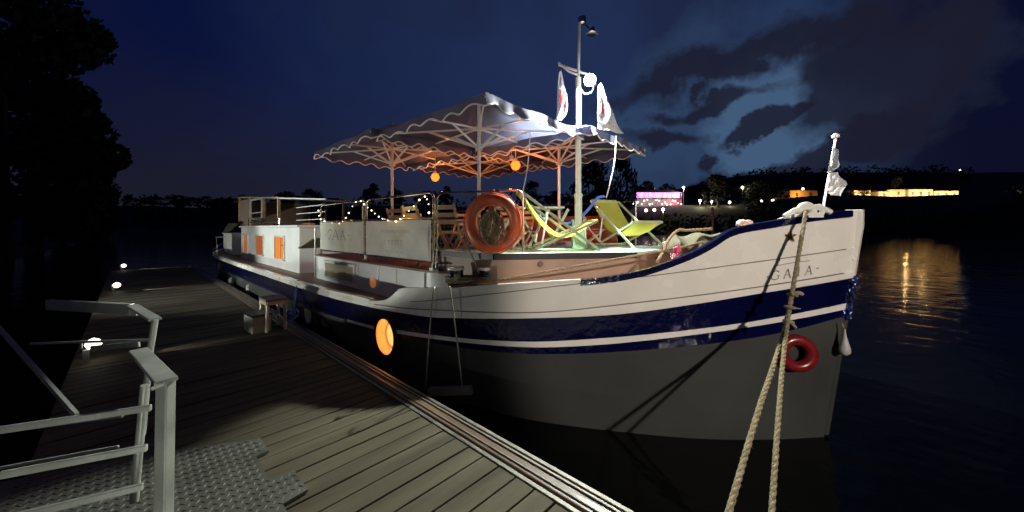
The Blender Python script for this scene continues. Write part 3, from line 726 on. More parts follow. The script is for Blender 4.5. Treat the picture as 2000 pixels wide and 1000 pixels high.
# platform at the bow (pale turquoise top, beige sides, dark edge)
PL = [(-3.12, 3.08), (-2.02, 4.5), (-2.0, 5.75), (-3.1, 6.55), (-4.3, 6.9), (-4.3, 3.0)]
mb = MB(); n = len(PL)
mb.add([(x, y, 1.0) for x, y in PL]+[(x, y, 1.74) for x, y in PL], [(i, (i+1) % n, n+(i+1) % n, n+i) for i in range(n)])
mb.build('platform_side', 'tan', barge, smooth=False)
mb = MB(); mb.add([(x, y, 1.781) for x, y in PL]+[(x, y, 1.742) for x, y in PL], [tuple(range(n))[::-1], tuple(range(n, 2*n))]+[(i, n+i, n+(i+1) % n, (i+1) % n) for i in range(n)])
mb.build('platform_deck', 'turq', barge, smooth=False)
mb = MB(); mb.bar((-3.15, 3.05, 1.745), (-2.0, 4.53, 1.745), .035, .075); mb.bar((-3.15, 3.05, 1.745), (-4.3, 2.96, 1.745), .035, .075); mb.build('platform_edging', 'black', barge, smooth=False)
for x, y in ((-2.78, 3.5), (-1.985, 5.2)): MB().lathe([(.02, 0), (.035, .008), (.03, .03)], (x, y, 1.65), 10, 0, (.7, -.7, 0)).build('deck_fitting', 'brown', barge)
# coachroof under the railing panels
def prism(mb, poly, z0, z1, m=0, cap=True):
    n = len(poly)
    mb.add([(x, y, z0) for x, y in poly]+[(x, y, z1) for x, y in poly], [(i, (i+1) % n, n+(i+1) % n, n+i) for i in range(n)]+([tuple(range(n, 2*n))] if cap else []), m)
cr_ = [(-8.75, 2.9), (-4.45, 2.9), (-4.15, 2.95), (-3.9, 3.12), (-3.75, 3.4), (-3.7, 3.9), (-3.7, 5.7), (-3.9, 6.45), (-4.4, 6.7), (-8.75, 6.7)]
mb = MB(); prism(mb, cr_, .95, 1.47); cab = mb.build('coachroof', 'white2', barge, bevel=.01)
mb = MB(); prism(mb, [(x*1.0+(.0 if x < -8 else .02), y-.02 if y < 4 else y+.02) for x, y in cr_], 1.47, 1.50); mb.build('upper_deck', 'brown', barge, smooth=False)
fr_ = MB(); cx0, cx1, z0, z1 = -8.35, -7.05, 1.03, 1.40
# window of the coachroof
def wx(x, Y=2.9):
    a = (x-1000)/700; return (a*RX-RY)/(a*RY+RX)*Y
cx0, cx1 = wx(638), wx(694)
fr_.box(((cx0+cx1)/2, 2.885, 1.385), (cx1-cx0+.10, .05, .05)); fr_.box(((cx0+cx1)/2, 2.885, 1.055), (cx1-cx0+.10, .05, .04))
fr_.box((cx0, 2.885, 1.22), (.05, .048, .30)); fr_.box((cx1, 2.885, 1.22), (.05, .048, .30)); 
f = fr_.build('window_frame', 'white', cab, smooth=False, bevel=.006); 
MB().box(((cx0+cx1)/2, 2.893, 1.22), (cx1-cx0-.04, .012, .29)).build('window', 'glass', cab, smooth=False)
mb = MB(); mb.bar(((cx0+cx1)/2-.1, 2.85, 1.385), ((cx0+cx1)/2+.5, 2.85, 1.39), .03, .045); mb.build('window_hinge', 'steel', cab, smooth=False)
for k, x in enumerate((620, 700, 740, 775, 830)):
    xx = wx(x); MB().tube([(xx, 2.893, .98), (xx, 2.893, 1.45)], .009, 8).build('seam_bead', 'white', cab)
xx = wx(730); MB().lathe([(.075, 0), (.09, .01), (.09, .03), (.06, .045), (.02, .05)], (xx, 2.9, 1.16), 20, 0, (0, -1, 0)).build('small_porthole', mat('dim_copper_porthole', (.75, .35, .2), .4, emis=(1, .35, .12), es=.22), cab)
# aft deckhouse
DX0, DX1 = wx(471, 2.9), wx(584, 2.9)
dh = MB(); prism(dh, [(DX0, 2.9), (DX1, 2.9), (DX1+.25, 3.6), (DX1+.25, 6.0), (DX1, 6.7), (DX0, 6.7)], .95, 2.12); house_ = dh.build('deckhouse', 'white2', barge, smooth=False, bevel=.02)
dr = MB(); prism(dr, [(DX0-.06, 2.84), (DX1+.05, 2.84), (DX1+.32, 3.55), (DX1+.32, 6.05), (DX1+.05, 6.76), (DX0-.06, 6.76)], 2.121, 2.17); dr.build('deckhouse_roof', 'white2', barge, smooth=False, bevel=.012)
for k, (xa, xb) in enumerate(((476.5, 484.5), (501, 515.5), (538, 556))):
    a_, b_ = wx(xa), wx(xb); z0, z1 = 1.24, 1.84
    wf = MB(); wf.box(((a_+b_)/2, 2.89, z0-.025), (b_-a_+.10, .07, .04)); wf.box(((a_+b_)/2, 2.89, z1+.02), (b_-a_+.10, .05, .04)); wf.box((a_-.02, 2.89, (z0+z1)/2), (.04, .045, z1-z0)); wf.box((b_+.02, 2.89, (z0+z1)/2), (.04, .045, z1-z0))
    w_ = wf.build('window', 'white', house_, smooth=False, bevel=.005)
    MB().box(((a_+b_)/2, 2.897, (z0+z1)/2), (b_-a_, .008, z1-z0)).build('window_pane', 'e_win' if k == 2 else 'e_win2', house_, smooth=False)
    if k == 2:
        cu = MB(); cu.box((a_+(b_-a_)*.62, 2.890, 1.54), (.03, .006, .6)); cu.box((a_+(b_-a_)*.80, 2.890, 1.62), (.26, .006, .03)); cu.build('curtain_edge', mat('curtain_brown', (.30, .09, .02), .8), house_, smooth=False)
mb = MB(); mb.add([(DX1+.03, 2.87, 1.60), (DX1+.95, 2.9, 1.84), (DX1+1.0, 4.0, 1.86), (DX1+.35, 4.0, 1.62)], [(0, 1, 2, 3)]); mb.build('open_hatch', 'canvas', barge, smooth=False, sol=.03)
MB().tube([(wx(616, 2.95), 2.95, .97), (wx(616, 2.95), 2.95, 2.1)], .018, 8).build('stanchion', 'steel', barge)
# wheelhouse frame and roof rails aft
wh = MB(); X0, X1, Y0, Y1 = -19.6, -13.4, 3.3, 6.2
wh.add([(X0, Y0, 3.42), (X1, Y0, 3.05), (X1, Y1, 3.05), (X0, Y1, 3.42), (X0, Y0, 3.47), (X1, Y0, 3.10), (X1, Y1, 3.10), (X0, Y1, 3.47)], [(3, 2, 1, 0), (4, 5, 6, 7), (0, 1, 5, 4), (1, 2, 6, 5), (2, 3, 7, 6), (3, 0, 4, 7)]); wroof = wh.build('wheelhouse_roof', 'fwood', barge, smooth=False)
pl = MB()
for x in (X0+.1, -17.4, -15.4, X1-.1):
    for y in (Y0+.05, Y1-.05): zt_ = 3.43-.37*(x-X0)/(X1-X0); MB().box((x, y, (2.17+zt_)/2), (.08, .08, zt_-2.17)).build('wheelhouse_post', 'fwood', barge, smooth=False)
pl = MB(); pl.box((-18.4, Y0+.05, 2.72), (2.2, .04, 1.1)); pl.box((X0+.1, (Y0+Y1)/2, 2.72), (.05, Y1-Y0-.2, 1.1)); pl.build('wheelhouse_panel', 'tan', barge, smooth=False)
pl = MB()
for (a_, b_, c_, d_) in ((-17.3, -15.5, 2.45, 3.18),):
    pl.box(((a_+b_)/2, Y0+.02, d_), (b_-a_, .06, .06)); pl.box(((a_+b_)/2, Y0+.02, c_), (b_-a_, .06, .05)); pl.box((a_, Y0+.02, (c_+d_)/2), (.07, .06, d_-c_+.05)); pl.box((b_, Y0+.02, (c_+d_)/2), (.07, .06, d_-c_+.05))
    pl.box(((a_+b_)/2, Y0+.02, c_+.22), (b_-a_, .03, .03))
pl.bar((-13.4, Y0, 3.06), (-9.3, Y0, 2.80), .03, .03)
for zz in (2.68, 2.50, 2.32): pl.box((-10.5, Y0+.02, zz), (2.2, .018, .018))
pl.build('wheelhouse_window_frame', 'white2', barge, smooth=False)
pl = MB(); pl.tube([(-15.8, 2.98, 2.17), (-15.8, 2.98, 2.42), (-11.9, 2.98, 2.36), (-11.9, 2.98, 2.17)], .022, 8); pl.tube([(-15.8, 2.98, 2.30), (-11.9, 2.98, 2.25)], .014, 8); pl.box((-11.2, 3.1, 2.2), (2.6, .3, .05)); pl.build('roof_rail', 'rail', barge)
pl = MB(); pl.box((-19.7, 3.35, 1.40), (1.9, .8, .86)); pl.box((-19.7, 3.35, 1.86), (2.0, .9, .05), m=0); pl.build('aft_locker', 'white2', barge, smooth=False, bevel=.03)
mb = MB(); mb.add([(-20.3, 2.9, 1.93), (-18.9, 2.9, 1.93), (-18.6, 3.15, 2.28), (-20.7, 3.15, 2.30)], [(0, 1, 2, 3)]); mb.build('aft_dodger', 'canvas', barge, smooth=False, sol=.03)
mb = MB(); mb.tube([(-19.9, 2.65, 1.05), (-20.0, 2.6, 1.7), (-20.2, 3.6, 1.7)], .02, 8); mb.tube([(-20.3, 2.5, 1.1), (-21.8, 3.3, 1.55)], .02, 8); mb.build('aft_rail', 'rail', barge)
# double bollards on the side deck
for x, y in ((890, 536), (950, 533)):
    p = CP(x, y, 4.55); 
    p = Vector((p.x, p.y, 0)); zt = 2.1-(522-445)/700*4.55
    MB().lathe([(.11, 1.26), (.10, 1.3), (.10, zt-.032), (.10, zt-.031)], (p.x, p.y, 0), 24).build('bollard', 'navy', barge)
    MB().lathe([(.108, zt-.031), (.113, zt-.022), (.113, zt), (.10, zt+.008), (.02, zt+.015)], (p.x, p.y, 0), 24).build('bollard_cap', 'white', barge)
b1 = CP(890, 545, 4.52); b2 = CP(950, 545, 4.52)
MB().bar((b1.x-.15, b1.y-.1, 1.28), (b2.x+.15, b2.y+.1, 1.28), .24, .05).build('bollard_base', 'white', barge, smooth=False)
# lit recessed portholes in the side
M['e_portw'] = mat('porthole_tunnel_paint', (.80, .48, .28), .5, var=.04, emis=(1, .36, .10), es=.0)
def round_port(Xc, zc, r, lit, lab_=None):
    """a short tube standing off the hull plating with a pane set deep inside"""
    Yh = hull_pt(Xc, zc).y; n = 44; mb = MB()
    prof = [(r+.034, Yh+.05), (r+.034, Yh-.016), (r+.006, Yh-.02), (r, Yh-.014), (r-.006, Yh+.12)]
    vs = []
    for rr, yy in prof:
        for i in range(n): a = 2*math.pi*i/n; vs.append((Xc+rr*math.cos(a), yy, zc+rr*math.sin(a)))
    fs = [(k*n+i, k*n+(i+1) % n, (k+1)*n+(i+1) % n, (k+1)*n+i) for k in range(4) for i in range(n)]
    mb.add(vs, fs); mb.mi = [1]*(2*n)+[0]*(2*n); o = mb.build('porthole', ['e_portw' if lit else 'white', 'grey'], barge)
    mb = MB(); vs = [(Xc+(r-.006)*math.cos(2*math.pi*i/n), Yh+.115, zc+(r-.006)*math.sin(2*math.pi*i/n)) for i in range(n)]
    mb.add(vs, [tuple(range(n))]); mb.build('porthole_pane', 'e_port' if lit else 'glass', o, smooth=False)
    if lit:
        mb = MB(); mb.torus((Xc, Yh+.105, zc), r*.80, .010, (0, 1, 0), 40, 8); mb.torus((Xc, Yh+.10, zc), r*.70, .006, (0, 1, 0), 40, 8); mb.build('porthole_ring', 'tan', o)
        lamp('cabin_light', 'POINT', (Xc+.03, Yh+.04, zc+.02), 4.2, (1, .42, .12), o, .05)
    return o
for px_, pz_, pr_, lit in PORTS: round_port(px_, pz_, pr_, lit)

# mast, with its hinged foot, crossbar, masthead lamps and working light
MX, MY = -3.03, 4.75
mb = MB(); mb.tube([(MX, MY, 2.02), (MX, MY, 2.60)], .058, 20); mb.tube([(MX, MY, 2.60), (MX, MY, 4.42)], .046, 20); mb.lathe([(.058, 2.585), (.066, 2.59), (.066, 2.62), (.05, 2.635)], (MX, MY, 0), 20)
mb.tube([(MX, MY, 4.42), (MX+.02, MY, 5.22)], .022, 10); mast = mb.build('mast', mat('pale_green_mast_paint', (.62, .68, .60), .35, var=.06), barge)
mb = MB(); cwd = Vector((RX, RY, 0))
for s_ in (-1, 1):
    c = Vector((MX, MY, 0))+cwd*.085*s_; n = 14; vs = []
    prof = [(-.13, 1.775), (.13, 1.775), (.115, 2.10)]+[(.10*math.cos(a), 2.14+.10*math.sin(a)) for a in [i*math.pi/8 for i in range(9)]]+[(-.115, 2.10)]
    dv = Vector((-RY, RX, 0))
    for off in (-.014, .014): vs += [c+dv*p[0]+cwd*off+Vector((0, 0, p[1])) for p in prof]
    k = len(prof); mb.add(vs, [tuple(range(k))[::-1], tuple(range(k, 2*k))]+[(i, (i+1) % k, k+(i+1) % k, k+i) for i in range(k)])
mb.box((MX, MY, 1.80), (.22, .26, .05), cw); mb.box(tuple(Vector((MX, MY, 1.93))-Vector((-RY, RX, 0))*.02), (.17, .15, .26), cw)
mb.lathe([(.02, -.12), (.02, .12)], (MX, MY, 2.12), 10, 0, tuple(cwd))
mb.build('mast_foot', mat('mint_foot_paint', (.52, .78, .72), .4, var=.06), barge, smooth=False, bevel=.008)
mb = MB(); ca = CP(1091, 126, 5.55); cb = CP(1161, 150, 5.55); mb.tube([ca, cb], .020, 10); mb.tube([ca+Vector((0, 0, .03)), CP(1112, 140, 5.5), CP(1128, 146, 5.5)], .018, 8); mb.build('crossbar', 'umet', mast)
mb = MB(); mb.tube(smooth_pts([CP(1130, 168, 5.5), CP(1142, 183, 5.45), CP(1156, 178, 5.45), CP(1160, 164, 5.45)]), .007, 6); mb.build('lamp_cable', 'umet', mast)
mb = MB(); h0 = CP(1137, 42, 5.5); mb.lathe([(.03, -.05), (.06, -.03), (.06, .06), (.03, .08)], h0, 14); mb.bar(h0, CP(1156, 60, 5.5), .02, .02); h1 = CP(1157, 66, 5.45); mb.lathe([(.07, -.012), (.09, 0), (.05, .03), (.03, .10)], h1, 16); mb.build('masthead_lamp', 'steel', mast)
FL = CP(1152, 158, 5.38)
mb = MB(); mb.box(FL+Vector((-.01, .03, .01)), (.17, .08, .13), cw); mb.bar(FL+Vector((0, .03, .07)), CP(1150, 146, 5.5), .02, .02); mb.build('work_light_housing', 'steel', mast, smooth=False)
mb = MB(); mb.lathe([(.088, 0), (.088, .008), (.07, .018), (.03, .025)], FL+Vector((.02, -.03, 0)), 24, 0, (.12, -.95, -.25)); mb.build('work_light_lens', 'e_flood', mast, smooth=False)
lamp('work_light', 'SPOT', FL+Vector((.06, -.07, -.03)), 1700, (.95, 1, .90), mast, .05, FL+Vector((.10, -.04, -1.2)), 168, .35)
# flagstaff, fairlead, bow gear
mb = MB(); f0 = CP(1607, 410, 3.52); f1 = CP(1632, 270, 3.52); mb.tube([f0, f1], .011, 8); mb.lathe([(.008, -.02), (.03, -.01), (.032, .015), (.018, .03), (.004, .035)], f1+Vector((0, 0, .015)), 12); mb.build('flagstaff', 'umet', barge)
mb = MB(); c = hull_pt(-.30, zT(-.30)+.055, -.02)
ax_ = Vector((.55, -.83, 0))
mb.torus(c, .052, .03, ax_, 24, 10); mb.box(c+Vector((0, 0, -.05)), (.24, .09, .035), math.atan2(.55, .83)); mb.torus(c+Vector((.085, .055, -.01)), .034, .022, ax_, 20, 8)
mb.tube([c+Vector((-.15, -.1, -.06)), c+Vector((-.08, -.055, .0)), c+Vector((.09, .06, .035)), c+Vector((.17, .11, -.02))], .026, 10)
mb.build('fairlead', mat('white_cast_iron', (.72, .72, .66), .5, bump=.4, bs=30), barge)
mb = MB(); mb.bar(CP(1545, 425, 3.7), CP(1485, 443, 3.85), .04, .03); mb.bar(CP(1548, 420, 3.75), CP(1500, 438, 4.0), .03, .03); mb.build('anchor_stock', 'steel', barge, smooth=False, bevel=.006)
mb = MB(); mb.lathe([(.02, -.05), (.045, -.02), (.045, .02), (.02, .05)], CP(1449, 437, 3.7), 12, 0, (1, .3, 0)); mb.lathe([(.02, -.05), (.035, -.02), (.035, .02), (.02, .05)], CP(1459, 436, 3.7), 12, 0, (1, .3, 0)); mb.build('deck_knob', mat('pinkish_knob', (.7, .5, .42), .5), barge)
# covered windlass
cv = CP(1372, 474, 4.45); rnd = random.Random(4)
def cvf(u, v):
    th = math.pi*v; x = (u-.5)*.92; r = .20+.02*math.sin(u*19)+.014*math.sin(v*11+u*7); e = min(1, 5*min(u, 1-u)+.25)
    p = Vector((-math.cos(th)*r*1.5*e, 0, math.sin(th)**.7*r*1.15*e)); q = Vector((.85, .53, 0)); o_ = Vector((-.53, .85, 0))
    return cv+q*x+o_*p.x+Vector((0, 0, p.z-.13+.02*math.sin(9*u+2)))
wl = tag(MB().grid(cvf, 40, 26).build('windlass_cover', 'canvas'), 'olive canvas cover lumped over the windlass inside the bow', 'canvas cover')

# ================================================================ UMBRELLAS
def umbrella(px, py, zr, za, hx, rot, label, zdeck=1.5):
    t = local_thing('market_umbrella', (px, py, zdeck), rot, label, 'umbrella', 'square market umbrellas on the upper deck')
    H = za-zdeck; Z = zr-zdeck; hx, hy = hx; cor = [(-hx, -hy), (hx, -hy), (hx, hy), (-hx, hy)]; apex = Vector((0, 0, H))
    MB().tube([(0, 0, .05), (0, 0, H-.05)], .027, 12).build('pole', 'umet', t)
    mb = MB()
    for k in range(4):
        a = Vector((*cor[k], Z)); b_ = Vector((*cor[(k+1) % 4], Z))
        def f(u, v, a=a, b_=b_):
            e = a.lerp(b_, v); p = apex.lerp(e, u); w = 4*v*(1-v)
            p.z += -.05*math.sin(math.pi*u)*(1-.6*abs(math.cos(2*math.pi*v)))-.02*u*math.sin(2*math.pi*v)**2+.004*math.sin(14*v+7*u); return p
        mb.grid(f, 12, 20)
        n_ = Vector(((a+b_).x, (a+b_).y, 0)).normalized()
        def g(u, v, a=a, b_=b_, n_=n_):
            e = f(1, v, a, b_); d = .115+.03*math.cos(2*math.pi*v*6.0); sw = .016*math.sin(2*math.pi*v*6+k)+.02*math.sin(17*v+k)
            return e+Vector((0, 0, -d*u))+n_*(sw*u)
        mb.grid(g, 3, 72)
    can = mb.build('canopy', 'canopy', t)
    for k in range(4):
        a = Vector((*cor[k], Z)); b_ = Vector((*cor[(k+1) % 4], Z)); n_ = Vector(((a+b_).x, (a+b_).y, 0)).normalized(); pts = []
        for i in range(97):
            v = i/96; e = a.lerp(b_, v); w = 4*v*(1-v); e.z += -.02*math.sin(2*math.pi*v)**2+.004*math.sin(14*v+7)
            d = .115+.03*math.cos(2*math.pi*v*6); sw = .016*math.sin(2*math.pi*v*6+k)+.02*math.sin(17*v+k); pts.append(e+Vector((0, 0, -d))+n_*sw)
        MB().tube(pts, .0105, 6).build('piping', 'pipe', can)
    hub = MB().lathe([(.03, -.08), (.055, -.07), (.055, 0), (.03, .02)], (0, 0, H-.02), 14)
    MB().lathe([(.028, -.06), (.06, -.05), (.06, .03), (.028, .04)], (0, 0, Z-.25), 14).build('runner', 'umet', t); MB().lathe([(.028, -.04), (.055, -.03), (.055, .03), (.028, .04)], (0, 0, Z+.03), 14).build('rib_collar', 'umet', t); hub.build('hub', 'umet', t)
    for k in range(8):
        if k % 2 == 0: e = Vector((*cor[k//2], Z-.015))
        else:
            c0 = cor[k//2]; c1 = cor[(k//2+1) % 4]; e = Vector(((c0[0]+c1[0])/2, (c0[1]+c1[1])/2, Z+.0))
        top = Vector((0, 0, Z+.03)); m_ = top.lerp(e-Vector((0, 0, .03)), .50)
        MB().bar(top, e-Vector((0, 0, .03)), .017, .024).build('rib', 'umet', t, smooth=False)
        q = top.lerp(e, .02 if k % 2 == 0 else .02)
        MB().bar((0, 0, Z-.27), m_+Vector((0, 0, .0)), .02, .03).build('strut', 'umet', t, smooth=False)
    MB().lathe([(.30, 0), (.30, .05), (.07, .07), (.045, .3)], (0, 0, 0), 20).build('base', 'concrete', t)
    return t
umbrella(-4.15, 3.70, 3.60, 4.12, (1.22, 1.03), R(1), 'largest, nearest umbrella, its top lit pale blue beside the mast', 1.785)
umbrella(-6.45, 3.50, 3.60, 4.12, (1.20, 1.00), R(0), 'left umbrella over the first railing panels')
umbrella(-4.00, 5.60, 3.60, 4.10, (1.25, 1.00), R(1), 'right umbrella reaching out behind the mast, its far corner lit', 1.785)
umbrella(-6.25, 5.58, 3.60, 4.10, (1.20, 1.00), R(-1), 'rearmost umbrella glowing orange between the two orange lamps')
# orange globes and the white boxes they hang by
for i, (x, y, d, l) in enumerate(((850, 346, 7.6, 'left orange globe lamp hanging under the umbrellas'), (1007, 323, 6.6, 'right orange globe lamp hanging from the centre umbrella'))):
    p = CP(x, y, d); t = thing('globe_lamp', p, l, 'lamp', 'orange globe lamps')
    MB().lathe([(.01, .075), (.06, .07), (.092, 0), (.06, -.07), (.01, -.092)], p, 18).build('globe', 'e_orange', t)
    MB().tube([p+Vector((0, 0, .06)), p+Vector((0, 0, .42 if i else .55))], .006, 6).build('cord', 'umet', t)
    MB().lathe([(.03, 0), (.035, .05), (.02, .07)], p+Vector((0, 0, .065)), 12).build('cap', 'umet', t)
    lamp('orange_light', 'POINT', p+Vector((0, 0, -.0)), 85, (1, .24, .04), t, .112)
for c in [o for o in bpy.data.objects if o.type == 'MESH' and o.name.startswith('globe')]: c.visible_shadow = True
for i, (x, y, d, w, h, l) in enumerate(((832, 286, 6.3, 16, 10, 'white box hanging from the front edge of the centre umbrella'), (999, 309, 6.5, 8, 9, 'small white box above the right orange lamp'))):
    p = CP(x, y, d); tag(MB().box(p, (w/700*d, .06, h/700*d), cw).bar(p, p+Vector((0, 0, .14)), .012, .012).build('hanging_box', 'white2', smooth=False, bevel=.006), l, 'box')
# hanging ropes
tag(MB().tube(smooth_pts([CP(1036, 254, 5.2), CP(1033, 300, 5.15), CP(1028, 340, 5.05), CP(1021, 374, 4.95)]), .008, 6).build('cord', 'umet'), 'thin pale cord hanging from the centre umbrella to the left deckchair', 'cord')
tag(MB().tube(smooth_pts([CP(1203, 266, 5.6), CP(1201, 310, 5.6), CP(1193, 352, 5.6), CP(1184, 386, 5.7)]), .011, 6).build('cord', 'umet'), 'thicker pale cord hanging from the right flag down to the yellow deckchair', 'cord')
tag(MB().tube([CP(1131, 160, 5.50), CP(1129, 200, 5.48), CP(1126, 330, 5.45), CP(1124, 470, 5.35)], .005, 6).build('halyard', 'umet'), 'thin halyard running down close to the mast', 'cord')
# flags
def flag(name, pts_l, pts_r, d0, label, amp=.05, red=None, seed=1, ms=('flag', 'flagred', 'flaggrey'), cells=None):
    """pts_l / pts_r: the two long edges, top to bottom"""
    L = smooth_pts([CP(x, y, d) for x, y, d in pts_l], 12); Rr = smooth_pts([CP(x, y, d) for x, y, d in pts_r], 12); n = min(len(L), len(Rr))
    nv = 14
    def f(u, v):
        i = min(n-1, int(round(u*(n-1)))); p = L[i].lerp(Rr[i], v); return p+Vector((-RY, RX, 0))*(amp*math.sin(v*9+u*5+seed)*min(1, u*3)*.6+amp*.4*math.sin(u*13+v*4))
    return tag(MB().grid(f, n-1, nv, mf=cells).build(name, list(ms)), label, 'flag', 'flags on the barge')
flag('flag', [(1092, 140, 5.4), (1089, 175, 5.4), (1088, 205, 5.4), (1086, 236, 5.4)], [(1096, 138, 5.4), (1103, 172, 5.35), (1109, 215, 5.35), (1096, 236, 5.4)], 5.4,
     'narrow white flag with a red patch hanging left of the mast', .035, seed=1, cells=lambda i, j: 1 if 12 < i < 24 and 5 < j < 13 and (i+j) % 7 else (2 if 14 < i < 26 and 1 < j < 4 and (i*j) % 3 else 0))
flag('flag', [(1169, 166, 5.35), (1167, 200, 5.35), (1166, 228, 5.35), (1168, 250, 5.35)], [(1173, 162, 5.35), (1188, 195, 5.3), (1203, 232, 5.3), (1217, 262, 5.3)], 5.3,
     'wider white flag with a small red mark hanging right of the mast lamp', .05, seed=2, cells=lambda i, j: 1 if 13 < i < 20 and 4 < j < 7 else (2 if 8 < i < 30 and (i*7+j*5) % 11 == 0 else 0))
flag('bow_flag', [(1629, 285, 3.5), (1621, 318, 3.5), (1617, 336, 3.5)], [(1636, 292, 3.5), (1641, 322, 3.5), (1622, 338, 3.5)], 3.5, 'upper scrap of the drooping grey white flag on the bow staff', .02, seed=3, ms=('flaggrey', 'flag', 'flag'))
flag('bow_flag', [(1620, 338, 3.5), (1617, 360, 3.5), (1617, 378, 3.5)], [(1634, 336, 3.48), (1650, 356, 3.45), (1640, 384, 3.5)], 3.5, 'lower wide fold of the drooping grey white flag on the bow staff', .025, seed=5, ms=('flag', 'flag', 'flag'))

# ================================================================ RAILING PANELS, BANNERS, LIGHTS
ZF = 1.53
def panel(a, b_, zt, label, mesh=False, zl=None):
    a = Vector(a); b_ = Vector(b_); t = thing('railing_panel', (a+b_)/2, label, 'railing panel', 'railing panels along the near edge of the upper deck')
    d = (b_-a).normalized(); L = (b_-a).length; r = .10
    def P(u, z): return a+d*u+Vector((0, 0, z-a.z))
    pts = [P(.0, ZF), P(0, zt-r)]+[P(r-r*math.cos(i*math.pi/12), zt-r+r*math.sin(i*math.pi/12)) for i in range(1, 6)]+[P(r, zt), P(L-r, zt)]+[P(L-r+r*math.sin(i*math.pi/12), zt-r+r*math.cos(i*math.pi/12)) for i in range(1, 6)]+[P(L, zt-r), P(L, ZF)]
    MB().tube(pts, .017, 10).build('frame', 'rail', t)
    MB().tube([P(0, zt-.36), P(L, zt-.36)], .013, 8).build('cross_rail', 'rail', t); MB().tube([P(0, ZF+.08), P(L, ZF+.08)], .013, 8).build('cross_rail', 'rail', t)
    for u in (0, L): MB().box(P(u, ZF-.01), (.10, .07, .03), math.atan2(d.y, d.x)).lathe([(.024, 0), (.024, .08)], P(u, ZF), 10).build('foot', 'steel', t, smooth=False)
    if mesh:
        mb = MB(); n = int(L/.055)
        for i in range(1, n): mb.tube([P(L*i/n, zt-.36), P(L*i/n, ZF+.08)], .0022, 4)
        k = int((zt-.44-ZF)/.055)
        for i in range(1, k): z = ZF+.08+(zt-.44-ZF)*i/k; mb.tube([P(0, z), P(L, z)], .0022, 4)
        mb.build('wire_mesh', mat('galvanised_wire', (.45, .36, .27), .4, .8), t)
    return t, P, L
A0 = (-8.55, 2.93, ZF); A1 = (-6.36, 2.93, ZF); A2 = (-6.30, 2.93, ZF); A3 = (-4.24, 2.93, ZF); A4 = (-4.16, 2.93, ZF); A5 = (-3.04, 3.47, ZF)
t1, Pa, La = panel(A0, A1, 2.60, 'left railing panel carrying the GAÏA banner'); t2, Pb, Lb = panel(A2, A3, 2.60, 'middle railing panel carrying the wide faint-lettered banner'); t3, Pc, Lc = panel(A4, A5, 2.585, 'wire mesh railing panel behind the orange life ring', True)
def banner(P, L, label, seed, name):
    t = thing('banner', P(L/2, ZF), label, 'banner', 'banners tied to the railing'); z0, z1 = ZF+.10, 2.215
    def off(u, z):
        x = u*6+seed; k = 1-abs(2*(z-z0)/(z1-z0)-1)**3
        return k*(.020*math.sin(x*1.1+z*5)+.011*math.sin(x*2.1-z*9)+.014*abs(math.sin(x*.9+z*4.2+1)))*(1 if .03 < u/L < .97 else .3)
    def S(u, z, e=0): p = P(u, z); return p+Vector((0, -.024-off(u, z)-e, 0))
    MB().grid(lambda u, v: S(.025+(L-.05)*u, z0+(z1-z0)*v), 220, 90).build('sheet', 'banner', t)
    return t, S, z0, z1
tb1, S1_, z0, z1 = banner(Pa, La, 'white GAÏA banner tied to the leftmost railing panel', 1.3, 'a')
mb = MB(); h = .235
ux = lambda x: wx(x, 2.93)-A0[0]
stroke_letters([('.', .40), ('G', .53), ('A', .79), ('Ï', 1.10), ('A', 1.25), ('.', 1.52)], lambda u, v: S1_(u, 1.86+v, .007), mb, .205, .018, 1.3)
mb.build('banner_lettering', 'ink2', tb1, smooth=False, label='tall thin grey letters GAÏA')
tb2, S2_, z0, z1 = banner(Pb, Lb, 'wide white banner with faint small lettering on the middle railing panel', 4.1, 'b')
mb = MB(); rnd = random.Random(8)
def faint(u0, u1, z, h, gap, skip=.15):
    u = u0
    while u < u1:
        w = h*rnd.uniform(.35, .6)
        if rnd.random() > skip:
            for (a_, b_, c_, d_) in ((0, 0, .22, 1), (0, .8, 1, 1), (.75, 0, 1, rnd.uniform(.5, 1))):
                q = [S2_(u+w*a_, z+h*b_, .006), S2_(u+w*c_, z+h*b_, .006), S2_(u+w*c_, z+h*d_, .006), S2_(u+w*a_, z+h*d_, .006)]; mb.add(q, [(0, 1, 2, 3)])
        u += w+gap
faint(.55, 1.45, 2.02, .042, .012, .05); faint(.72, 1.32, 1.82, .085, .05, .1); faint(.70, 1.30, 1.70, .035, .014, .2)
mb.build('banner_lettering', mat('faint_print', (.38, .36, .33), .6, var=0), tb2, smooth=False, label='rows of small grey print too faint to read')
# fairy lights
def fairy(pts, n, label, seed=1):
    p = smooth_pts(pts, 10); t = thing('fairy_lights', p[0], label, 'string lights', 'strings of fairy lights'); MB().tube(p, .0045, 5).build('wire', 'black', t)
    rnd = random.Random(seed); b0 = MB().lathe([(.003, .012), (.0105, .006), (.0125, 0), (.009, -.009), (.002, -.013)], (0, 0, 0), 8)
    first = None
    for i in range(n):
        q = p[min(len(p)-1, int((i+.5)/n*len(p)))]+Vector((rnd.uniform(-.01, .01), -.02, -.015))
        if first is None: first = b0.build('bulb', 'e_fairy', t); o = first
        else: o = first.copy(); COL.objects.link(o); o.parent = t
        o.location = q-root_loc(t); s_ = rnd.uniform(.55, 1.1); o.scale = (s_, s_, s_)
Yf = 2.90
fairy([(-8.55, Yf, 2.52), (-8.5, Yf, 2.35), (-8.2, Yf, 2.26), (-7.5, Yf, 2.20), (-7.2, Yf, 2.26), (-6.95, Yf, 2.40), (-6.7, Yf, 2.58), (-6.4, Yf, 2.60)], 12, 'fairy lights looped round the leftmost railing panel', 1)
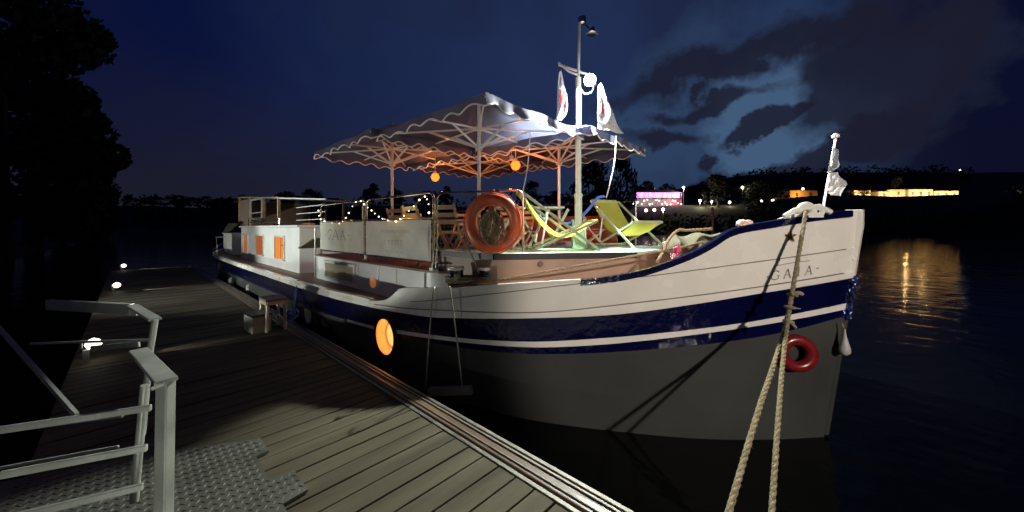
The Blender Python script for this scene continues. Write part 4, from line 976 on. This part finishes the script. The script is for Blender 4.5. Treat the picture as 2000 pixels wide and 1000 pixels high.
fairy([(-6.35, Yf, 2.55), (-6.1, Yf, 2.45), (-5.85, Yf, 2.34), (-5.6, Yf, 2.26), (-5.2, Yf, 2.22), (-4.95, Yf, 2.30), (-4.7, Yf, 2.42), (-4.42, Yf, 2.56), (-4.3, Yf, 2.48), (-4.28, Yf, 2.3)], 17, 'fairy lights looped along the middle railing panel', 2)
fairy([CP(1022, 402, 5.4), CP(1032, 408, 5.4), CP(1044, 414, 5.5), CP(1056, 420, 5.5)], 3, 'short run of fairy lights behind the left deckchair', 3)
fairy([CP(1150, 402, 6.1), CP(1162, 401, 6.1), CP(1172, 404, 6.1)], 2, 'two fairy lights beside the right deckchair', 4)
for t_ in bpy.data.objects:
    pass
lamp('fairy_glow', 'POINT', (-5.2, 2.86, 2.36), 1.6, (1, .7, .3), [o for o in bpy.data.objects if o.name == 'fairy_lights.001'][0], .15)
# life ring with its coil of rope
rc = CP(963, 435, 4.42); axn = Vector((.434, -.90, 0)).normalized(); rs = Vector((.90, .434, 0))
t = thing('life_ring', rc, 'big orange life ring hung on the wire mesh railing panel', 'life ring')
ring = MB().torus(rc, .292, .078, axn, 72, 20); ring.build('ring', 'orange', t)
for k in range(4):
    a0 = R(45+90*k-9); mb = MB(); pts = [rc+rs*math.cos(a0+i*R(2.25))*.292+Vector((0, 0, 1))*math.sin(a0+i*R(2.25))*.292 for i in range(9)]; mb.tube(pts, .0805, 20); mb.build('band', 'greyband', t)
pts = []
for k in range(4):
    a0 = R(45+90*k)
    for i in range(12):
        a = a0+i/12*math.pi/2; rr = .372+.012*math.sin(i/12*math.pi); pts.append(rc+rs*math.cos(a)*rr+Vector((0, 0, 1))*math.sin(a)*rr+axn*.02)
MB().tube(pts, .008, 6, closed=True).build('grab_line', 'orange', t)
MB().torus(rc+Vector((0, 0, .375)), .025, .007, axn, 16, 6).build('hanging_eye', 'rope', t)
t = thing('rope_coil', rc, 'hank of beige rope hanging inside the orange life ring', 'rope'); rnd = random.Random(11)
mb = MB()
for k in range(22):
    cx_ = rnd.uniform(-.05, .05); w = rnd.uniform(.015, .15); hh = rnd.uniform(.15, .215); pts = []
    for i in range(26):
        a = i/26*2*math.pi; pts.append(rc+rs*(cx_*.6+w*math.sin(a)+.014*math.sin(3*a+k))+Vector((0, 0, .13-hh+hh*math.cos(a)+.012*math.sin(2*a+k)))+axn*(.02+.05*rnd.random()*0+.004*k*.8+.01*math.sin(a*2+k)))
    mb.tube(pts, .0095, 7, closed=True)
mb.build('loops', 'oldrope', t)
mb = MB(); mb.tube(smooth_pts([rc+Vector((0, 0, .17))+axn*.05, rc+rs*.03+Vector((0, 0, .05))+axn*.09, rc-rs*.06+Vector((0, 0, -.1))+axn*.08, rc+rs*.01+Vector((0, 0, -.24))+axn*.05]), .011, 7); mb.tube(smooth_pts([rc+rs*.1+axn*.05, rc+rs*.19+Vector((0, 0, -.12))+axn*.03, rc+rs*.24+Vector((0, 0, -.02))]), .008, 6); mb.build('rope_end', 'oldrope', t)
MB().box(rc+Vector((0, 0, .17))+axn*.045, (.075, .04, .06), math.atan2(.434, .9)).build('rope_strap', 'greyband', t, smooth=False, bevel=.008)
MB().box(rc+rs*.04+Vector((0, 0, -.255))+axn*.01, (.15, .03, .04), math.atan2(.434, .9)).build('white_float', 'umet', t, smooth=False, bevel=.01)
tag(MB().tube(smooth_pts([rc-rs*.37+Vector((0, 0, -.03)), rc-rs*.36+Vector((0, 0, -.25)), rc-rs*.25+Vector((0, 0, -.48)), rc-rs*.2+Vector((0, 0, -.62))]), .009, 6).build('ring_lanyard', 'oldrope'), 'beige line hanging in a bow below the left side of the life ring', 'rope')

# ================================================================ DECK FURNITURE
M['chairshade'] = mat('shaded_chair_wood', (.20, .21, .13), .5)  # darker frame colour for the left deckchair, shade on its side painted in
def deckchair(o, e, label, zd=1.785, flip=1, W_=.52, fm='ptable'):
    e = Vector((*e, 0)).normalized(); s_ = Vector((-e.y, e.x, 0))*flip; o = Vector((*o, zd)); t = thing('deckchair', o, label, 'deckchair', 'folding deckchairs with lime yellow slings')
    def P(u, z, w): return o+e*u+Vector((0, 0, z))+s_*w
    for w in (0, W_): MB().bar(P(.88, .01, w), P(-.20, .80, w), .022, .035).build('back_rail', fm, t, smooth=False, bevel=.003)
    for w in (.03, W_-.03): MB().bar(P(-.06, .01, w), P(.84, .40, w), .022, .035).build('seat_rail', fm, t, smooth=False, bevel=.003)
    for w in (-.015, W_+.015): MB().bar(P(.08, .10, w), P(.16, .53, w), .012, .022).build('prop', 'steel', t, smooth=False)
    mb = MB(); mb.bar(P(.88, .02, 0), P(.88, .02, W_), .03, .022); mb.bar(P(-.05, .03, 0), P(-.05, .03, W_), .03, .022); mb.bar(P(-.20, .79, 0), P(-.20, .79, W_), .03, .03); mb.bar(P(.84, .405, 0), P(.84, .405, W_), .03, .03); mb.build('crossbar', fm, t, smooth=False)
    prof = smooth_pts([(-.215, .83, 0), (-.10, .66, 0), (.08, .43, 0), (.28, .26, 0), (.48, .225, 0), (.68, .30, 0), (.86, .43, 0)], 8)
    def f(u, v):
        i = u*(len(prof)-1); k = int(i); q = prof[k].lerp(prof[min(k+1, len(prof)-1)], i-k); sag = .05*math.sin(math.pi*u)*4*v*(1-v)
        return P(q.x+sag*.3, q.y-sag, .03+(W_-.06)*v)
    MB().grid(f, 44, 14).build('sling', 'sling', t)
    return t
deckchair((-3.02, 3.70), (.60, .68), 'left deckchair seen from its side, its yellow sling leaning up against the railing', W_=.50, fm='chairshade')
deckchair((-3.16, 5.56), (.92, -.39), 'right deckchair facing the bow, its bright yellow sling glaring under the mast lamp', W_=.62)
tag(MB().tube(smooth_pts([CP(1024, 385, 4.9), CP(1038, 408, 5.0), CP(1055, 424, 5.1), CP(1066, 431, 5.1)]), .022, 10).build('blue_tube', 'blue'), 'blue padded tube hanging behind the left deckchair', 'tube')
tag(MB().tube(smooth_pts([CP(1180, 384, 5.9), CP(1168, 386, 5.85), CP(1158, 398, 5.8), CP(1150, 408, 5.75), CP(1140, 418, 5.7), CP(1126, 430, 5.65), CP(1103, 438, 5.5)]), .024, 10).build('blue_tube', 'blue'), 'blue padded tube curling from the right deckchair round the mast', 'tube')
# trestle table with crossed legs behind the left deckchair
def table(c, rz, L, label, w=.6, top='ptable', h=.66, zd=1.505):
    t = local_thing('folding_table', (*c, zd), rz, label, 'table', 'folding tables on the upper deck'); MB().box((0, 0, h), (L, w, .035)).build('tabletop', top, t, smooth=False, bevel=.005)
    for x in (-L*.36, L*.10, L*.36)[::1 if L > 1 else 2]:
        for s_ in (-1, 1): MB().bar((x-.24*s_, -w*.35*s_, 0), (x+.24*s_, -w*.35*s_, h-.02), .03, .04).build('leg', top, t, smooth=False)
    return t
table((-3.92, 4.55), cw, 1.20, 'pale table with crossed legs behind the left deckchair', h=.92)
table((-5.1, 4.6), .1, 1.2, 'wooden table behind the life ring', top='fwood', h=.72)
table((-6.9, 4.5), .1, 1.3, 'wooden table behind the middle railing panel', top='fwood', h=.72)
def chair(): 
    t = local_thing('slatted_chair', (0, 0, 0), 0, '', 'chair', 'slatted wooden chairs on the upper deck')
    for s_ in (-.19, .19):
        MB().bar((s_, -.22, 0), (s_, .12, .46), .02, .032).build('leg', 'fwood', t, smooth=False); MB().bar((s_, .22, 0), (s_, -.20, .46), .02, .032).build('leg', 'fwood', t, smooth=False)
        MB().bar((s_, .10, .42), (s_, .24, .86), .022, .034).build('back_post', 'fwood', t, smooth=False)
    mb = MB()
    for i in range(6): mb.box((0, -.2+i*.075, .46), (.42, .06, .016))
    mb.build('seat', 'fwood', t, smooth=False); mb = MB()
    for i in range(3): mb.bar((-.2, .165+i*.034, .61+i*.10), (.2, .165+i*.034, .61+i*.10), .012, .06)
    mb.build('backrest', 'fwood', t, smooth=False); return t
c0 = chair(); sp = [(-6.15, 3.6, 3.3, 'slatted chair just left of the left umbrella pole, back to the railing'), (-5.15, 3.35, 3.1, 'slatted chair right behind the right half of the middle banner'), (-4.55, 3.55, 3.3, 'slatted chair next to the seam between the middle and the mesh railing panel'),
      (-6.9, 5.4, .1, 'slatted chair on the far side of the table behind the middle railing panel'), (-5.4, 5.5, .2, 'slatted chair beyond the table, seen left of the life ring'), (-4.75, 5.3, -.1, 'slatted chair beyond the table, hidden partly by the life ring'), (-3.75, 3.95, 2.4, 'slatted chair close behind the right edge of the life ring'), (-7.9, 4.9, 1.2, 'slatted chair behind the leftmost railing panel')]
for i, (x, y, r_, l) in enumerate(sp):
    o = c0 if i == 0 else copy_tree(c0); o.location = (x, y, 1.505); o.rotation_euler.z = r_; o.scale = (1.08, 1.08, 1.12); o['label'] = l
# brown wind screen on the far rail and its top wire
t = thing('wind_screen', (-4, 7.0, 1.5), 'brown canvas wind screen along the far side of the deck behind the mast', 'wind screen')
mb = MB(); a, b_ = Vector((-6.2, 7.0, 1.5)), Vector((-3.4, 6.75, 1.78))
mb.grid(lambda u, v: a.lerp(b_, u)+Vector((0, .02*math.sin(u*23)*math.sin(v*3.14), (2.42-a.z)*v if False else v*(2.36-(a.lerp(b_, u)).z))), 60, 10); mb.build('screen_cloth', cloth('brick_brown_canvas', (.36, .11, .06), .1), t)
mb = MB(); mb.tube([(-9, 7.05, 2.62), (-3.0, 6.75, 2.62)], .012, 6)
for x in (-9, -7.5, -6.2, -4.8, -3.4, -3.0): mb.tube([(x, 7.04-(x+9)*.048, 1.5), (x, 7.04-(x+9)*.048, 2.62)], .013, 6)
mb.build('screen_rail', 'rail', t)
tag(MB().lathe([(.01, -.03), (.09, -.025), (.13, .0), (.10, .03), (.01, .04)], CP(1155, 455, 6.3), 14).build('red_cushion', mat('red_cushion_cloth', (.8, .03, .03), .6)), 'small red cushion on a seat between the mast and the right deckchair', 'cushion')
c_ = copy_tree(c0); c_.location = (*CP(1160, 470, 6.3).xy, 1.79); c_.scale = (.8, .8, .62); c_.rotation_euler.z = 2.2; c_['label'] = 'low chair holding a red cushion behind the mast foot'
tag(MB().lathe([(.01, -.045), (.035, -.03), (.045, 0), (.035, .035), (.015, .045), (.015, .06)], CP(1323, 489, 3.95), 16).build('pink_fender', 'pink'), 'small bright pink buoy tucked behind the rope at the bow', 'buoy')

# ================================================================ ROPES, FENDERS, DOCK ITEMS
def rope(name, pts, r, m, label, fray=0, n=10, cat='rope', group=None):
    p = smooth_pts(pts, 14); mb = MB(); q = [p[0]]; L = 0; ls = [0]; step = r*.55
    for a, b_ in zip(p, p[1:]):
        k = max(1, int((b_-a).length/step))
        for i in range(1, k+1): q.append(a.lerp(b_, i/k)); L += (b_-a).length/k; ls.append(L)
    tn = [(q[min(i+1, len(q)-1)]-q[max(i-1, 0)]).normalized() for i in range(len(q))]
    rnd_ = random.Random(len(q))
    for s_ in range(3):
        st_ = []
        for c, d, l in zip(q, tn, ls):
            x = d.cross(Vector((.3, .1, 1))).normalized(); y = d.cross(x); a = l/(r*8.5)*2*math.pi+s_*2.094+.25*math.sin(l*7); st_.append(c+(x*math.cos(a)+y*math.sin(a))*r*.47)
        mb.tube(st_, r*.56, 7)
    for k in range(int(L*26)):
        i = rnd_.randrange(2, len(q)-2); d = Vector((rnd_.gauss(0, 1), rnd_.gauss(0, 1), rnd_.gauss(0, 1))).normalized(); mb.tube([q[i]+d*r*.7, q[i]+d*r*(1.2+rnd_.random()*.7)+tn[i]*r*rnd_.uniform(-.8, .8)], r*.045, 3)
    return tag(mb.build(name, m), label, cat, group)
F0 = hull_pt(-.30, 2.31, .10)
F1 = F0+Vector((0, 0, .03)); KN = CP(1541, 606, 2.93)
rope('mooring_rope', [CP(1576, 411, 3.36), CP(1573, 420, 3.24), CP(1569, 445, 3.18), CP(1556, 520, 3.08), CP(1541, 606, 2.95), CP(1522, 680, 2.72), CP(1482, 800, 2.30), CP(1428, 985, 1.85), CP(1400, 1090, 1.66)], .0175, 'rope', 'thick mooring rope from the bow fairlead, its left strand running down to the pontoon', group='bow mooring ropes')
rope('mooring_rope', [CP(1549, 560, 3.05), CP(1540, 620, 2.90), CP(1530, 700, 2.60), CP(1520, 820, 2.22), CP(1508, 990, 1.85), CP(1500, 1100, 1.66)], .0155, 'rope', 'right strand of the bow mooring rope, hanging down almost vertically', group='bow mooring ropes')
mb = MB()
for (x, y, d) in ((1548, 576, 3.0), (1543, 600, 2.95), (1540, 628, 2.9)): mb.torus(CP(x, y, d), .030, .013, (.1, .2, 1), 16, 7)
mb.tube(smooth_pts([CP(1546, 574, 2.97), CP(1560, 572, 2.95), CP(1567, 575, 2.95)], 5), .016, 8); mb.tube(smooth_pts([CP(1543, 604, 2.95), CP(1553, 602, 2.93), CP(1563, 603, 2.93)], 5), .006, 6); mb.tube(smooth_pts([CP(1540, 624, 2.9), CP(1547, 632, 2.88), CP(1554, 640, 2.88)], 5), .012, 7)
tag(mb.build('rope_knot', 'rope'), 'frayed knot where the two strands of the bow mooring rope meet', 'knot')
rope('bow_line', [CP(962, 549, 4.35), CP(1060, 532, 4.1), CP(1160, 514, 4.0), CP(1260, 496, 3.98), CP(1345, 480, 4.1), CP(1372, 472, 4.2)], .0145, 'oldrope', 'brown rope stretched from the double bollards forward to the windlass cover')
rope('bow_line', [CP(1284, 512, 3.95), CP(1295, 492, 4.1), CP(1308, 466, 4.2), CP(1325, 450, 4.3), CP(1345, 450, 4.3), CP(1390, 447, 4.3)], .018, 'oldrope', 'rope arching up over the left end of the windlass cover')
mb = MB(); rnd = random.Random(6)
for k in range(3):
    pts = []
    for i in range(28):
        a = i/28*2*math.pi; c = (b1+b2)/2; d_ = (b2-b1).normalized(); q = Vector((-d_.y, d_.x, 0)); pts.append(Vector((c.x, c.y, 1.42+.028*k))+d_*math.cos(a)*((b2-b1).length/2+.12)+q*math.sin(a)*.125)
    mb.tube(pts, .0155, 7, closed=True)
for k in range(7):
    c = b1.lerp(b2, rnd.uniform(.2, 1)); mb.torus(Vector((c.x+rnd.uniform(-.05, .05), c.y-.07+rnd.uniform(-.03, .05), 1.43+rnd.uniform(-.03, .05))), rnd.uniform(.07, .14), .013, (rnd.uniform(-.3, .3), rnd.uniform(-.4, .1), 1), 22, 7)
mb.lathe([(.01, -.05), (.035, -.03), (.045, 0), (.035, .04), (.01, .05)], b1.lerp(b2, .28)+Vector((.02, -.13, .04)), 10)
tag(mb.build('bollard_rope', 'rope'), 'pale rope wound and tangled round the two navy double bollards', 'rope')
# hanging board fender on two lines
fb = CP(880, 764, 4.15); Yb = hull_pt(-3.55, .4).y
def on(x, y, z, off=.04):
    X = x; return hull_pt(X, z, off)
t = thing('fender_board', (-3.6, Yb-.08, .25), 'pale wooden board hung on two lines at the waterline as a fender', 'fender')
bxm = wx(880, Yb-.1); bl = on(wx(838, 2.62), 0, .25, .10); br_ = on(wx(922, 2.55), 0, .25, .10)
bl = CP(838, 764, 4.12); br_ = CP(922, 762, 3.95)
MB().bar(bl, br_, .08, .085).build('board', mat('wet_pale_wood', (.30, .27, .19), .6, var=.3, bump=.4), t, smooth=False, bevel=.01)
for (pts, ) in ((((850, 561, 3.72), (846, 575, 3.68), (838, 660, 3.95), (831, 758, 4.1)), ), (((878, 561, 3.60), (880, 572, 3.52), (892, 660, 3.72), (903, 757, 3.98)), )):
    MB().tube(smooth_pts([CP(*p) for p in pts], 10), .0078, 8).build('line', mat('grey_line', (.36, .34, .27), .8, bump=.6, bs=90), t)
# red ring fender and white pear fender at the stem
rp = None
ang = Vector((.45, -.89, 0))
cR = hull_pt(-.315, .91, .055); nR = (hull_pt(-.315, .91, .1)-hull_pt(-.315, .91, 0)).normalized()
t = thing('ring_fender', cR, 'shiny dark red ring fender on the grey bow below the white stripe', 'fender')
MB().torus(cR, .125, .052, (nR+Vector((0, -.5, .1))).normalized(), 56, 18).build('ring', 'red', t)
pc = CP(1650, 676, 3.42); t = thing('pear_fender', pc, 'small pale pear-shaped fender hanging beside the stem', 'fender')
MB().lathe([(.006, .16), (.014, .10), (.03, .03), (.046, -.02), (.044, -.06), (.022, -.085), (.004, -.09)], pc, 16).build('float', mat('dull_white_plastic', (.42, .42, .42), .4), t)
MB().tube([pc+Vector((0, 0, .15)), pc+Vector((-.02, .0, .22))], .006, 6).build('lanyard', 'oldrope', t)
# stool, box and blue rope on the pontoon
s0 = CP(531, 600, 6.55)
t = local_thing('step_stool', (wx(533, 1.62), 1.62, DZ), 0, 'light wooden step stool with a dark top standing on the pontoon beside the barge', 'stool')
sw = mat('cream_painted_wood', (.58, .50, .40), .5)
MB().box((0, 0, .50), (.46, .30, .035)).build('tread', mat('dark_tread', (.16, .11, .08), .6), t, smooth=False, bevel=.006)
mb = MB(); mb.box((0, -.135, .455), (.42, .025, .06)); mb.box((0, .135, .455), (.42, .025, .06)); mb.box((.20, 0, .455), (.025, .25, .06)); mb.box((-.20, 0, .455), (.025, .25, .06)); mb.build('apron', sw, t, smooth=False)
MB().box((0, .11, .17), (.40, .03, .03)).build('stretcher', sw, t, smooth=False)
for x in (-1, 1):
    for y in (-1, 1): MB().bar((x*.20, y*.13, 0), (x*.19, y*.12, .49), .038, .038).build('leg', sw, t, smooth=False, bevel=.003)
b0 = CP(502, 609, 6.7); t = local_thing('storage_box', (wx(503, 1.42), 1.42, DZ), .1, 'small pale box with a dark lid standing just left of the step stool', 'box')
MB().box((0, 0, .13), (.40, .26, .26)).build('body', mat('grey_green_plastic', (.30, .31, .26), .6), t, smooth=False, bevel=.015); MB().box((0, 0, .275), (.42, .28, .03)).build('lid', 'black', t, smooth=False, bevel=.01)
mb = MB(); rnd = random.Random(14); bc = CP(568, 617, 5.95)
for k in range(9):
    mb.torus(bc+Vector((rnd.uniform(-.12, .12), rnd.uniform(-.05, .05), rnd.uniform(-.02, .06))), rnd.uniform(.05, .11), .012, (rnd.uniform(-1, 1), rnd.uniform(-1, 1), 1), 18, 6)
mb.tube(smooth_pts([bc+Vector((.05, .05, .05)), CP(574, 590, 6.2), CP(577, 566, 6.6)], 6), .012, 6)
tag(mb.build('blue_mooring_rope', 'bluerope'), 'tangled blue rope lying on the pontoon edge right of the stool', 'rope')
tag(MB().tube(smooth_pts([CP(583, 548, 7.0), CP(580, 566, 6.85), CP(577, 600, 6.7), CP(574, 625, 6.5)]), .028, 8).build('blue_rope', mat('navy_rope', (.02, .03, .12), .7)), 'dark blue strap hanging over the side rail above the blue rope tangle', 'strap')
for x, y, d, l in ((430, 520, 13.0, 'grey rope fender near the stern'), (487, 566, 9.8, 'small light fender left of the stool'), (452, 552, 11.0, 'small white fender on the pontoon edge towards the stern')):
    p = CP(x, y, d); tag(MB().lathe([(.02, -.16), (.07, -.12), (.08, 0), (.07, .12), (.02, .16)], p, 12).build('tube_fender', 'concrete'), l, 'fender', 'small fenders along the aft side')
mb = MB(); mb.tube(smooth_pts([CP(424, 508, 13.6), CP(428, 520, 13.3), CP(426, 540, 12.6)]), .03, 8); tag(mb.build('stern_rope', 'oldrope'), 'rope from the stern quarter down to the pontoon', 'rope')

# ================================================================ QUAY FLOODLIGHTS (behind the photographer)
def floodlight(loc, aim, power, color, spot, blend, label, zg, rad=.10):
    loc = Vector(loc); t = thing('floodlight_post', (loc.x, loc.y, zg), label, 'floodlight', 'quay floodlights'); dr_ = (Vector(aim)-loc).normalized()
    MB().tube([(loc.x-dr_.x*.2, loc.y-dr_.y*.2, zg-.5), (loc.x-dr_.x*.2, loc.y-dr_.y*.2, loc.z-.1)], .05, 10).build('post', 'steel', t)
    MB().bar(loc-dr_*.16, loc-dr_*.02, .36, .26).build('housing', 'black', t, smooth=False); MB().bar(loc-dr_*.018, loc-dr_*.008, .32, .22).build('lens', 'e_flood', t, smooth=False)
    lamp('flood_light', 'SPOT', loc+dr_*.02, power, color, t, rad, aim, spot, blend)
floodlight((7.0, -3.0, 5.0), (-.45, 4.6, 1.55), 3300, (1, .88, .76), 30, .35, 'tall quay floodlight aimed at the bow', .3, .12)
floodlight((-12.5, -6.5, 3.3), (-11.2, 2.9, 1.6), 3200, (.93, 1, .92), 42, .7, 'lower quay floodlight aimed at the white deckhouse', .8, .08)
